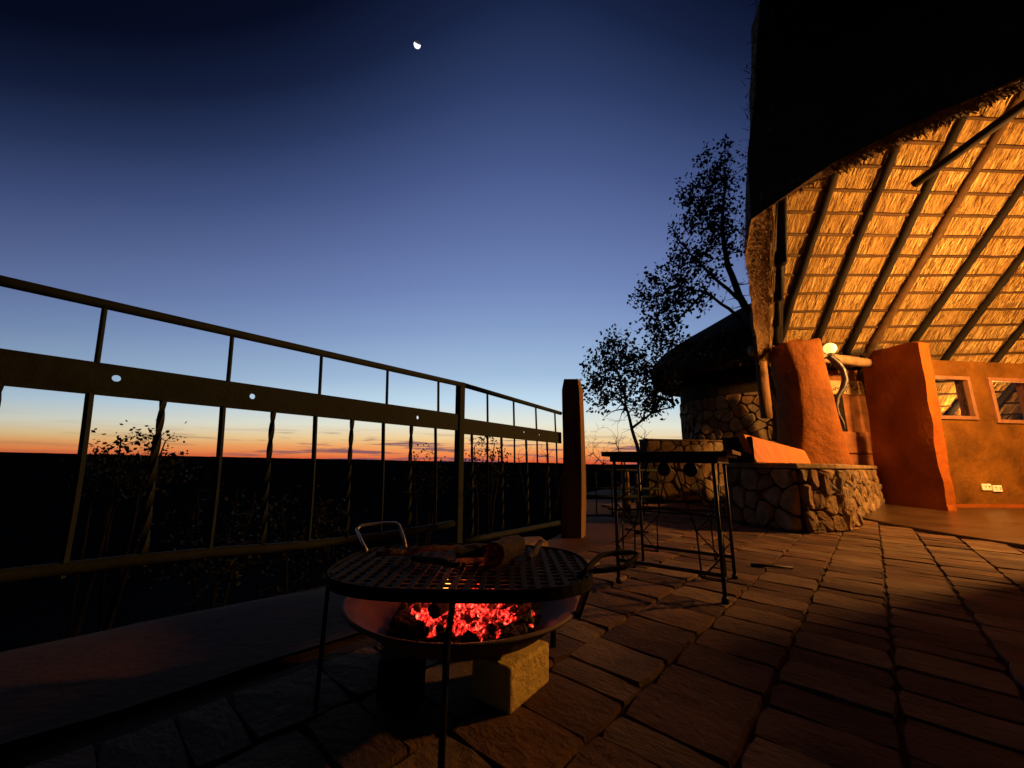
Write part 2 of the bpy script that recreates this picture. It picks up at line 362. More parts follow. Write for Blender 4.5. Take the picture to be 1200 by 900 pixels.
# ------------------------------------------------------------------ metal railing
def plate(m, p0, d, s0, s1, z0, z1, holes, th=.012, hr=.013):
    nrm = Vector((-d.y, d.x, 0))
    def P(s, z, t_): return p0+d*s+Vector((0, 0, z))+nrm*t_
    hs = sorted(holes); edges = [s0]
    for h, zz in hs: edges += [h-.045, h+.045]
    edges.append(s1)
    for t_ in (-th/2, th/2):
        for i in range(0, len(edges), 2):
            m.add([P(edges[i], z0, t_), P(edges[i+1], z0, t_), P(edges[i+1], z1, t_), P(edges[i], z1, t_)], [(0, 1, 2, 3)])
        for h, zz in hs:
            k = 16; rect = []; cir = []
            for j in range(k):
                a = 2*math.pi*j/k; cx, cz = math.cos(a), math.sin(a); q_ = max(abs(cx), abs(cz))
                rx = cx/q_*.045; rz = cz/q_
                rect.append(P(h+rx, (z0+z1)/2+rz*(z1-z0)/2, t_)); cir.append(P(h+cx*hr, zz+cz*hr, t_))
            m.add(rect+cir, [(j, (j+1) % k, k+(j+1) % k, k+j) for j in range(k)])
    for h, zz in hs:
        k = 16; A = [P(h+math.cos(2*math.pi*j/k)*hr, zz+math.sin(2*math.pi*j/k)*hr, -th/2) for j in range(k)]
        B = [v+nrm*th for v in A]; m.add(A+B, [(j, (j+1) % k, k+(j+1) % k, k+j) for j in range(k)])
    for z in (z0, z1): m.add([P(s0, z, -th/2), P(s1, z, -th/2), P(s1, z, th/2), P(s0, z, th/2)], [(0, 1, 2, 3)])
    for s in (s0, s1): m.add([P(s, z0, -th/2), P(s, z1, -th/2), P(s, z1, th/2), P(s, z0, th/2)], [(0, 1, 2, 3)])
def railing():
    P0 = Vector((-.375, 2.83, 0))
    root = empty('metal_railing', P0, label='khaki painted steel railing with twisted bars and a drilled flat beam', cat='railing')
    d1 = Vector((math.sin(R(39)), math.cos(R(39)), 0)); d2 = Vector((.595, .804, 0)); O = Vector((0, 0, 0))
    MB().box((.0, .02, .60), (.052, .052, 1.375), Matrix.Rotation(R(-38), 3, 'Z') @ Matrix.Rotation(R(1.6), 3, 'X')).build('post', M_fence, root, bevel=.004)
    MB().box((.0, .02, .004), (.14, .14, .012), Matrix.Rotation(R(-38), 3, 'Z')).build('base_plate', M_fence, root)
    for d, s0, s1, zt, zb, hol, lo, up in (
        (d1, -3.9, -.03, (1.27, 1.27), .285, [(-1.796, .995), (-1.342, .99), (-.387, .985), (-2.35, .99), (-3.2, .99)],
         [-.225-.203*i for i in range(19)], [-.215-.41*i for i in range(9)]),
        (d2, .03, 1.50, (1.27, 1.22), .15, [(.822, .975), (1.08, .968)], [.14+.182*i for i in range(8)], [.31+.36*i for i in range(4)])):
        zz = lambda s: zt[0]+(zt[1]-zt[0])*max(0, (s-s0)/(s1-s0)) if s0 > 0 else zt[0]
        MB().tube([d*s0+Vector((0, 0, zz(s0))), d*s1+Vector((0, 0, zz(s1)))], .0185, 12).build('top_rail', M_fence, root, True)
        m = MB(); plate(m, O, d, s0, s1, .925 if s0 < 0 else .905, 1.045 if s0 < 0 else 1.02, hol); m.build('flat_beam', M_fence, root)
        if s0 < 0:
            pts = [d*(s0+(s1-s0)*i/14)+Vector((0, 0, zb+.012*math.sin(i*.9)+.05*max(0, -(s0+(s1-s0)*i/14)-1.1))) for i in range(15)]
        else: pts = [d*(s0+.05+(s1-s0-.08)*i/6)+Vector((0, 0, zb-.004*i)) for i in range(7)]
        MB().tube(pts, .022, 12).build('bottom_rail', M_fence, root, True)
        b0 = .925 if s0 < 0 else .905; b1 = 1.045 if s0 < 0 else 1.02
        for i, s in enumerate(lo):
            tw = (i % 2 == 1) if s0 < 0 else (i % 2 == 0)
            big = 1.0 if s0 < 0 else .9
            pts = [d*(s+.004*math.sin(i*3.1+k*.1)-.055*((b0-zb)*k/36-.55))+Vector((0, 0, zb+.01+(b0-zb-.005)*k/36)) for k in range(37)]
            MB().tube(pts, (.0125 if tw else .0118)*big, 4, twist=.30 if tw else 0).build('twisted_bar' if tw else 'plain_bar', M_fence, root)
        for s in up:
            MB().tube([d*s+Vector((0, 0, b1-.002)), d*(s-.014)+Vector((0, 0, zz(s)))], .0085, 8).build('upper_bar', M_fence, root)
railing()

def log_post():
    m = MB(); n = 24; K = 16; vs = []; rot = R(-24)
    for i in range(K):
        z = -.1+1.69*i/(K-1); hx = (.108-.014*i/K)*(.8 if i == K-1 else 1)*(1+.05*nz((z*2, 0, 3))); hy = hx*.92
        for j in range(n):
            a = 2*math.pi*j/n; c, s_ = math.cos(a), math.sin(a); k = 1/((abs(c)**14+abs(s_)**14)**(1/14)); f = 1+.06*nz((c*1.5, s_*1.5, z*1.3), 1.4)+.03*nz((c*7, s_*7, z*.9))
            x, y = c*k*hx*f, s_*k*hy*f
            vs.append((.64+.012*math.sin(z*2.3)+.015*z+x*math.cos(rot)-y*math.sin(rot), 4.10+x*math.sin(rot)+y*math.cos(rot), z+(.02*nz((c*2, s_*2, 9)) if i == K-1 else 0)))
    m.add(vs, [(i*n+j, i*n+(j+1) % n, (i+1)*n+(j+1) % n, (i+1)*n+j) for i in range(K-1) for j in range(n)]+[tuple((K-1)*n+j for j in range(n))])
    m.build('log_post', M_log, smooth=False, label='thick weathered log post at the end of the steel railing', cat='post')
log_post()

# ------------------------------------------------------------------ fire bowl and grill
BC = Vector((-.155, 1.46, 0))
def fire():
    root = empty('fire_bowl', BC, label='shallow rusty steel fire bowl full of embers resting on blocks', cat='fire bowl')
    prof = [(0, .125), (.10, .128), (.20, .145), (.29, .185), (.345, .225), (.385, .252), (.392, .25), (.388, .243), (.345, .215), (.29, .173), (.20, .133), (.10, .116), (0, .113)]
    MB().lathe(prof, 56).build('dish', M_bowl, root, True)
    MB().tube([(.388*math.cos(a*math.pi/28), .388*math.sin(a*math.pi/28), .250) for a in range(57)], .007, 6, cap=False).build('rolled_rim', M_bowl, root, True)
    # blocks under the bowl
    def block(x, y, rz, d, label, tk):
        m = MB().box((0, 0, d[2]/2), d); o = m.build('support_block', tk, bevel=.008, label=label, cat='block'); o.location = (x, y, 0); o.rotation_euler.z = rz
    block(.012, 1.385, R(54), (.22, .15, .118), 'ochre cut stone block propping the fire bowl beside the paving', M_brick)
    block(-.34, 1.42, R(100), (.22, .14, .112), 'dark block under the fire bowl on the railing side', M_mortar)
    block(-.10, 1.70, R(-8), (.22, .14, .112), 'dark block under the far rim of the fire bowl', M_mortar)
    # embers
    r = random.Random(3)
    def lump(m, c, s, seed):
        b = bmesh.new(); bmesh.ops.create_icosphere(b, subdivisions=1, radius=1); b.verts.ensure_lookup_table()
        sc_ = Vector((r.uniform(.7, 1.3), r.uniform(.7, 1.3), r.uniform(.6, 1)))*s; q_ = Matrix.Rotation(r.uniform(0, 6), 3, Vector((r.random(), r.random(), r.random()+.1)).normalized())
        vs = [Vector(c)+q_ @ Vector((v.co.x*sc_.x, v.co.y*sc_.y, v.co.z*sc_.z))*r.uniform(.8, 1.15) for v in b.verts]
        m.add(vs, [tuple(v.index for v in f.verts) for f in b.faces]); b.free()
    m = MB(); m2 = MB()
    for i in range(430):
        a = r.uniform(0, 6.283); rr = .25*math.sqrt(r.random())
        x, y = .01+rr*math.cos(a)*.95, -.03+rr*math.sin(a); k = 1-(rr/.27)**2
        z = .145+.10*k*r.random()+.03*k
        hot = ((x-.0)/.185)**2+((y+.05)/.18)**2 < r.uniform(.55, 1.1)
        lump(m if hot else m2, (x, y, z+.25*max(0, rr-.12)), r.uniform(.010, .021) if hot else r.uniform(.012, .026), i)
    lump_extra = [(.225, -.05), (.215, -.08), (.235, -.02), (.205, -.03), (.22, -.11)]
    for x, y in lump_extra: lump(m, (x, y, .20), .016, 5)
    e = m.build('embers', M_coal, kind='stuff', label='heap of glowing red embers in the fire bowl', cat='embers'); e.location = BC
    gl_d = bpy.data.lights.new('ember_glow', 'POINT'); gl_d.energy = 7; gl_d.color = (1, .16, .05); gl_d.shadow_soft_size = .09
    gl_o = bpy.data.objects.new('ember_glow', gl_d); col.objects.link(gl_o); gl_o.parent = e; gl_o.location = (0, -.04, .315)
    e = m2.build('charcoal', M_ash, kind='stuff', label='burnt out black charcoal and ash round the embers', cat='charcoal'); e.location = BC
    for i, (x, y, z, rz, l, lab) in enumerate(((-.135, -.255, .215, .3, .10, 'short charred stick end at the front edge of the embers'), (-.02, -.10, .27, 1.2, .25, 'charred branch lying across the embers'), (.19, .02, .245, 2.1, .22, 'charred branch leaning on the side of the bowl'))):
        pts = wob((-l/2, 0, 0), (l/2, 0, .02), 6, .01, i*5)
        o = MB().tube(pts, [.022, .025, .024, .026, .022, .018], 9).build('charred_stick', M_ash, label=lab, cat='firewood'); o.location = BC+Vector((x, y, z)); o.rotation_euler.z = rz
    # small flames
    for i, (x, y, h) in enumerate(((-.050, -.115, .045), (-.066, -.02, .05))):
        prof = [(0, 0), (.016, .010), (.019, .024), (.012, h*.62), (.004, h*.9), (0, h)]
        fo = MB().lathe(prof, 8).build('flame', M_flame, smooth=True, label='small yellow flame licking up from the embers', cat='flame', group='flames over the embers'); fo.location = BC+Vector((x, y, .268))

    # grill stand
    g = empty('grill_stand', (-.155, 1.44, 0), label='black oblong iron grill on legs standing over the fire bowl', cat='grill')
    def shape(a, k=1.0):
        c, s_ = math.cos(a), math.sin(a); ex = 2/2.9
        return (.425*k*math.copysign(abs(c)**ex, c), .305*k*math.copysign(abs(s_)**ex, s_))
    zt = .362; n = 48; m = MB(); vs = []
    for z, k in ((zt, 1), (zt, 1.012), (zt-.034, 1.012), (zt-.034, 1)):
        vs += [(*shape(2*math.pi*i/n, k), z) for i in range(n)]
    m.add(vs, [(a*n+i, a*n+(i+1) % n, ((a+1) % 4)*n+(i+1) % n, ((a+1) % 4)*n+i) for a in range(4) for i in range(n)]); m.build('ring_frame', M_grate, g)
    def half(v, axis):                                       # half-length of the ring across x or y
        ex = 2.9
        return (.305 if axis == 'y' else .425)*max(0, 1-abs(v/(.425 if axis == 'y' else .305))**ex)**(1/ex)
    for i in range(-10, 11):
        x = i*.040; h = half(x, 'y')-.004
        MB().bar((x+.003*math.sin(i*5.), -h, zt-.004), (x+.006*math.sin(i*2.), h, zt-.004-.004*abs(math.sin(i*1.7))), .016, .006).build('grate_bar', M_grate, g)
    for i in range(-7, 8):
        y = i*.040; h = half(y, 'x')-.004
        MB().box((0, y, zt-.010), (2*h, .017, .005)).build('cross_bar', M_grate, g)
    for x, y, z0, lean in ((-.385, -.17, 0, -.01), (-.33, .235, 0, 0), (.33, .235, 0, 0)):
        MB().box((x+lean, y, (zt-.03+z0)/2), (.020, .012, zt-.03-z0), Matrix.Rotation(math.atan2(y, x)+math.pi/2, 3, 'Z')).build('leg', M_grate, g)
    MB().tube([(.005, -.306, zt-.02), (.005, -.345, .31), (.005, -.388, .262), (.005, -.395, .15), (.005, -.40, 0)], .0085, 8).build('leg', M_grate, g, True)
    MB().bar((.405, -.13, zt-.03), (.362, -.145, .238), .020, .012).build('leg', M_grate, g)
    # steel loop handle at the back, iron loop at the side
    def rod(pts, rad, name, mt): MB().tube(pts, rad, 8).build(name, mt, g, True)
    rod([(-.395, .14, zt), (-.43, .18, .385), (-.49, .27, .418), (-.478, .29, .430), (-.40, .315, .437), (-.345, .325, .437), (-.325, .315, .430), (-.29, .27, .39), (-.265, .215, zt)], .0065, 'loop_handle', M_steel)
    rod([(.365, -.185, zt), (.41, -.13, .385), (.46, -.06, .40), (.52, -.035, .405), (.575, -.03, .405), (.595, -.03, .400), (.58, -.045, .39), (.53, -.085, .37), (.46, -.095, .362), (.41, -.10, .36)], .0085, 'side_handle', M_grate)
    # split logs waiting on the grate
    def firewood(c, ln, rz, r0, label, mt, seed):
        m = MB(); rr = random.Random(seed); prof = [rr.uniform(.75, 1.15) for _ in range(9)]
        pts = [Vector((-ln/2+ln*i/5, 0, .004*nz((i, seed, 0)))) for i in range(6)]
        m.tube(pts, r0, 9, squash=lambda i, j: prof[j]*(1+.12*nz((i*.5, j*.8, seed))))
        o = m.build('firewood_log', mt, label=label, cat='log'); o.location = c; o.rotation_euler = (.3, 0, rz)
    firewood((-.012, 1.43, .405), .16, R(62), .046, 'split log with pale bark resting on the grill', M_bark, 4)
    for i, (x, y, rz, l, lab) in enumerate(((-.33, 1.50, 20, .30, 'thin charred branch lying on the grill by the steel handle'), (-.24, 1.34, -35, .22, 'short charred stick lying across the front of the grill'), (.10, 1.55, 75, .26, 'thin charred stick lying on the grill by the side handle'))):
        o = MB().tube(wob((-l/2, 0, 0), (l/2, 0, .012), 7, .012, i*9+2), [.010, .013, .012, .011, .012, .009, .006], 8).build('charred_stick', M_ash, label=lab, cat='firewood'); o.location = (x, y, .378); o.rotation_euler.z = R(rz)
    firewood((-.125, 1.41, .392), .12, R(10), .036, 'charred black log end on the grill beside the split log', M_ash, 9)
fire()

# ------------------------------------------------------------------ iron table
def table():
    t = empty('iron_table', (1.046, 2.576, 0), R(-34.4), label='small square black iron table with trussed legs and plank top', cat='table')
    H_ = .765
    MB().box((0, .0, H_), (.72, .58, .030)).build('table_top', M_iron, t, bevel=.004)
    for i in range(4): MB().box((.362, -.215+.143*i, H_+.012), (.05, .138, .022)).build('lit_edge_plank', M_tabletop, t, bevel=.003)  # tan only at this end: the lamplit edge of the top put into colour
    for y in (-.26, .26): MB().box((0, y, H_-.032), (.62, .02, .034)).build('apron', M_iron, t)
    for x in (-.30, .30): MB().box((x, 0, H_-.032), (.02, .50, .034)).build('apron', M_iron, t)
    for x in (-1, 1):
        for y in (-1, 1):
            MB().tube([(x*.285, y*.262, .0), (x*.285, y*.262, H_-.02)], .0105, 10).build('leg', M_iron, t, True)
            MB().tube([(x*.285, y*.262, .0), (x*.285, y*.262, .02), (x*.285, y*.262, .03)], [.02, .018, .013], 10).build('foot', M_iron, t, True)
            # inner strut and zigzag bracing of this leg
            lo, hi = Vector((x*.285, y*.262, 0)), Vector((x*.285, y*.262, H_-.03))
            for ax in (0, 1):
                def inn(z):
                    k = .105 if z < .3 else .105+.10*(z-.3)/.4
                    return Vector((x*.285-(x*k if ax == 0 else 0), y*.262-(y*k if ax == 1 else 0), z))
                if ax == 1 and y == 1: continue
                MB().tube([inn(.10), inn(.33), inn(H_-.05)], .0052, 6).build('strut', M_iron, t)
                zz = [.10, .22, .34, .47, .60]
                for a, b in zip(zz, zz[1:]):
                    i = zz.index(a)
                    p = inn(a) if i % 2 == 0 else Vector((x*.285, y*.262, a)); q_ = Vector((x*.285, y*.262, b)) if i % 2 == 0 else inn(b)
                    MB().tube([p, q_], .0045, 6).build('brace_rod', M_iron, t)
                MB().tube([inn(.10), Vector((x*.285, y*.262, .10))], .0045, 6).build('brace_rod', M_iron, t)
    for y in (-.262, .262):
        MB().box((0, y, .13), (.57, .010, .020)).build('stretcher', M_iron, t)
        MB().tube([(-.285, y, .42), (0, y, .45), (.285, y, .42)], .006, 6).build('arched_rail', M_iron, t)
    for z in (.37, .40): MB().tube([(-.285, .262, z), (.285, .262, z)], .006, 6).build('shelf_rail', M_iron, t)
    for x in (-.10, .075):
        MB().lathe([(0, -.006), (.046, -.006), (.048, 0), (.046, .006), (0, .006)], 24).build('disc', M_iron, t).matrix_local = Matrix.Translation((x, .245, H_-.095)) @ Matrix.Rotation(R(90), 4, 'X')
table()

# ------------------------------------------------------------------ thatched building
bld = empty('thatched_building', (7.0, 6.0, 0), label='orange plastered open house under a tall thatched roof', cat='house')
def part(mb, name, m, parent=None, **kw):                     # parts are written in scene metres, then hung on their parent
    o = mb.build(name, m, None, **kw); p = parent or bld
    o.parent = p; o.matrix_parent_inverse = Matrix.Translation(p.location).inverted() if p.parent is None else (Matrix.Translation(bld.location).inverted() if p is not bld else Matrix())
    if p.parent is not None: o.matrix_parent_inverse = Matrix()
    return o
BL = Vector((4.80, 6.95, 2.62)); W_ = Vector((8.1, 7.30, 2.85)); A_ = Vector((2.98, 3.52, 6.04))
e_ = (W_-BL).normalized(); nb = e_.cross(A_-BL).normalized()
if nb.z < 0: nb = -nb                                         # outward normal of the back slope
up_ = nb.cross(e_).normalized()
if up_.z < 0: up_ = -up_
KS = 1.10; EYE = Vector((0, 0, .7)); BL, W_, A_ = [EYE+(v-EYE)*KS for v in (BL, W_, A_)]      # the back slope runs on behind the window wall
C_ = Vector((1.76, 2.36, 2.50)); BR = BL+e_*9.0; RR = A_+e_*9.6; Q_ = Vector((6.6, -3.44, 2.5))
def roof():
    m = MB(); o = []
    def grid(p00, p10, p11, p01, nu, nv):
        vs = []
        for i in range(nu+1):
            for j in range(nv+1):
                a, b = i/nu, j/nv; vs.append(p00.lerp(p10, a).lerp(p01.lerp(p11, a), b))
        m.add(vs, [(i*(nv+1)+j, (i+1)*(nv+1)+j, (i+1)*(nv+1)+j+1, i*(nv+1)+j+1) for i in range(nu) for j in range(nv)])
    grid(BL, BR, RR, A_, 20, 8);  grid(C_, BL, A_, A_, 14, 8); grid(Q_, C_, A_, RR, 20, 8)
    me = bpy.data.meshes.new('thatch'); me.from_pydata(m.v, [], m.f)
    b = bmesh.new(); b.from_mesh(me); bmesh.ops.remove_doubles(b, verts=b.verts, dist=.003)
    bmesh.ops.dissolve_degenerate(b, edges=b.edges, dist=.001); bmesh.ops.recalc_face_normals(b, faces=b.faces); b.normal_update()
    cen = Vector((7, 3.5, 3.0)); inv = sum(1 if f.normal.dot(f.calc_center_median()-cen) > 0 else -1 for f in b.faces)
    if inv < 0: bmesh.ops.reverse_faces(b, faces=b.faces); b.normal_update()
    b.verts.ensure_lookup_table(); vs = [v.co.copy() for v in b.verts]; ns = [v.normal.copy() for v in b.verts]; bd = [v.is_boundary for v in b.verts]
    fs = [tuple(v.index for v in f.verts) for f in b.faces]; be = [tuple(v.index for v in e.verts) for e in b.edges if e.is_boundary]; b.free()
    n = len(vs); ov = []
    for v, nn, bo in zip(vs, ns, bd):
        if bo:
            h = Vector((nn.x, nn.y, 0)).normalized(); ov.append(v+h*(.17+.04*nz(v, 1.5))+Vector((0, 0, .03*nz(v, 2.5, 4)-(.16 if h.x < -.8 else .04))))
        else: ov.append(v+nn*(.17+.05*nz(v, .9)))
    part(MB().add(ov, fs), 'roof_thatch', M_thatch)
    part(MB().add(vs, fs), 'thatch_lining', M_liner)
    cm_ = MB()
    for a, b2_ in be:                                          # trimmed underside of the eaves
        k = 6; va = []
        for i in range(k+1):
            for p, q2 in ((vs[a], ov[a]), (vs[b2_], ov[b2_])):
                pt = p.lerp(q2, i/k); va.append(pt+Vector((0, 0, .03*nz(pt, 6) if 0 < i < k else 0)))
        cm_.add(va, [(2*i, 2*i+1, 2*i+3, 2*i+2) for i in range(k)])
    part(cm_, 'eave_cut', M_cut)
    lo_ = MB().add([BL+e_*2.55-up_*2.3, BR-up_*2.3, BR, BL+e_*2.45, BL+e_*2.55-up_*2.3+nb*.15, BR-up_*2.3+nb*.15, BR+nb*.15, BL+e_*2.45+nb*.15], [(0, 1, 2, 3), (4, 5, 6, 7), (0, 1, 5, 4), (0, 4, 7, 3)])
    part(lo_, 'back_eave', M_liner)
    for i in range(6): part(MB().tube([BL+e_*2.6-up_*(.28+.345*i)-nb*.04, BR-up_*(.28+.345*i)-nb*.04], .024, 8), 'batten', M_batten)
    # ragged reed ends along the eave
    fr = MB(); r = random.Random(21)
    for P, Qn, cnt, drop in ((C_, Q_, 3200, .04), (C_, BL, 6500, .16)):
        out = Vector((-(Qn-P).y, (Qn-P).x, 0)).normalized()
        if out.dot(P-Vector((6, 4, 0))) < 0: out = -out
        along = (Qn-P).normalized()
        for i in range(cnt):
            f = r.random()**1.3; fo_ = r.uniform(-.02, .17); p = P.lerp(Qn, f)+out*fo_+Vector((0, 0, -drop*max(0, fo_)/.17+r.uniform(-.005, .03)))
            l = r.uniform(.02, .05); dr = (Vector((0, 0, -1))*r.uniform(.3, 1)+out*r.uniform(-.5, .7)+along*r.uniform(-.5, .5)).normalized(); sd = along*r.uniform(.003, .006)+out*r.uniform(-.004, .004)
            fr.add([p-sd, p+sd, p+dr*l+sd*.4, p+dr*l-sd*.4], [(0, 1, 2, 3)])
    part(fr, 'reed_fringe', M_cut, kind='stuff')
    st = MB()                                                 # stray straws along the outer hip and eave
    for P, Qn, cnt in ((C_, A_, 900), (C_, BL, 500), (C_, Q_, 500)):
        out = Vector((-.75, -.6, .25))
        for i in range(cnt):
            p = P.lerp(Qn, r.random())+out*r.uniform(.05, .19)+Vector((r.uniform(-.1, .1), r.uniform(-.1, .1), r.uniform(-.05, .12)))
            dr = Vector((r.uniform(-1, .3), r.uniform(-1, .3), r.uniform(-1, .4))).normalized()*r.uniform(.05, .13); sd = Vector((r.uniform(-1, 1), r.uniform(-1, 1), r.uniform(-1, 1)))*.004
            st.add([p-sd, p+sd, p+dr], [(0, 1, 2)])
    part(st, 'stray_straw', M_thatch, kind='stuff')
    # reed skin between the battens (back slope and left slope)
    ms = [MB() for _ in M_reed]
    def skin(org, ex, uy, nrm, length, rows, lim, pitch, dens, y0, smin=0):
        for row in range(rows):
            for i in range(int((length-smin)*dens)):
                s = r.uniform(smin, length); tt = y0+row*pitch+r.uniform(-.09, .09)
                if not lim(s, tt): continue
                l = pitch*r.uniform(.7, 1.25); sl = r.gauss(0, .06); wd_ = r.uniform(.003, .0085)
                dd = (uy+ex*sl).normalized(); side = (ex+nrm*r.uniform(-.9, .9)).normalized()*wd_/2
                lift = r.uniform(.0, .026)
                p0_ = org+ex*s+uy*tt-nrm*(lift+.018); p1_ = p0_+dd*l+nrm*.014; pm = (p0_+p1_)/2-nrm*r.uniform(-.006, .010)
                q_ = r.random()+.35*nz((s*1.3, tt*1.7, 0), 1.0)
                k = 0 if q_ < .36 else 1 if q_ < .64 else 2 if q_ < .88 else 3
                ms[k].add([p0_-side, p0_+side, pm+side, pm-side, p1_+side, p1_-side], [(0, 1, 2, 3), (3, 2, 4, 5)])
    hipdir = (A_-BL); hs_ = hipdir.dot(e_)/hipdir.dot(up_)
    skin(BL, e_, up_, nb, 7.0, 14, lambda s, tt: s > hs_*tt+.02 and tt < 4.6, .345, 430, -.1, -2.2)
    skin(BL, e_, up_, nb, 7.5, 6, lambda s, tt: s > 2.6, .345, 200, -2.1, 2.5)
    el_ = (BL-C_).normalized(); nl = el_.cross(A_-C_).normalized(); nl = nl if nl.z > 0 else -nl
    ul = nl.cross(el_); ul = ul if ul.z > 0 else -ul
    LL = (BL-C_).length; ha = (A_-C_).dot(el_); hb = (A_-C_).dot(ul)
    skin(C_, el_, ul, nl, LL, 9, lambda s, tt: s > ha*tt/hb+.02 and s < LL-(LL-ha)*tt/hb-.02, .345, 170, -.05)
    for k, mm in enumerate(ms): part(mm, 'reeds', M_reed[k], kind='stuff')
    # rafters
    rows = [((4.74, 6.60, 3.01), (-.07, -.68, .73)), ((5.5, 6.79, 2.93), (-.05, -.68, .73)), ((6.22, 6.96, 2.87), (-.01, -.67, .74)), ((6.67, 7.05, 2.86), (.06, -.67, .74)),
            ((7.52, 7.01, 3.08), (.11, -.66, .74)), ((8.47, 7.36, 2.85), (.10, -.66, .74)), ((9.66, 7.55, 2.87), (.12, -.66, .74)), ((10.7, 7.6, 3.0), (.1, -.66, .74)), ((11.8, 7.7, 3.1), (.1, -.66, .74))]
    for i, (q2, dr) in enumerate(rows):
        p = EYE+(Vector(q2)-EYE)*KS; p = p-nb*((p-BL).dot(nb)+.10); dr = Vector(dr); dr = (dr-nb*dr.dot(nb)).normalized()
        a = p-dr*(.2 if i < 4 else 2.0); lmax = (5.0 if i > 0 else 3.9)+(1.9 if i >= 4 else 0)
        part(MB().tube(wob(a, a+dr*lmax, 9, .022, i*3.3), [.072-.0027*k+.004*nz((k, i, 0)) for k in range(9)], 12), 'rafter', M_batten if i == 3 else M_pole, smooth=True)
    part(MB().tube(wob(BL+Vector((.10, -.10, -.12)), A_+Vector((.12, -.05, -.25)), 9, .02, 44), .07, 12), 'hip_rafter', M_pole, smooth=True)
    for i, (f, g_) in enumerate(((.18, .2), (.36, .42), (.55, .62), (.74, .82), (.90, .93))):
        a = C_.lerp(BL, f)-nl*.09; b_ = A_.lerp(C_, .02)-nl*.09 if f < ha/LL else A_-nl*.09
        b_ = a+(b_-a)*(.9); part(MB().tube(wob(a, b_, 7, .02, 60+i), .055, 10), 'rafter', M_pole, smooth=True)
    # battens
    for i in range(14):
        tt = .06+.345*i; s0 = hs_*tt+.03
        if tt > 4.6: break
        pts = [BL+e_*(s0+(8.4-s0)*k/26)+up_*(tt+.016*nz((k*.9, i*2.1, 0)))-nb*(.040+.010*nz((k*.8, i, 7))) for k in range(27)]
        part(MB().tube(pts, [.027+.008*nz((k*1.3, i, 3)) for k in range(27)], 8), 'batten', M_batten, smooth=True)
    for i in range(8):
        tt = .1+.36*i; s0, s1 = ha*tt/hb+.05, LL-(LL-ha)*tt/hb-.05
        if s1-s0 < .3: break
        part(MB().tube([C_+el_*(s0+(s1-s0)*k/8)+ul*(tt+.015*nz((k, i, 9)))-nl*.035 for k in range(9)], .024, 8), 'batten', M_batten, smooth=True)
    # dark tie pole across the opening
    a = Vector((0, 0, .7))+Vector((1.19, 1, .83))*4.75; b_ = Vector((0, 0, .7))+Vector((1.62, 1, 1.14))*3.55
    part(MB().tube(wob(a, a+(b_-a)*1.25, 7, .012, 5), .055, 10), 'tie_pole', M_pole, smooth=True)
roof()
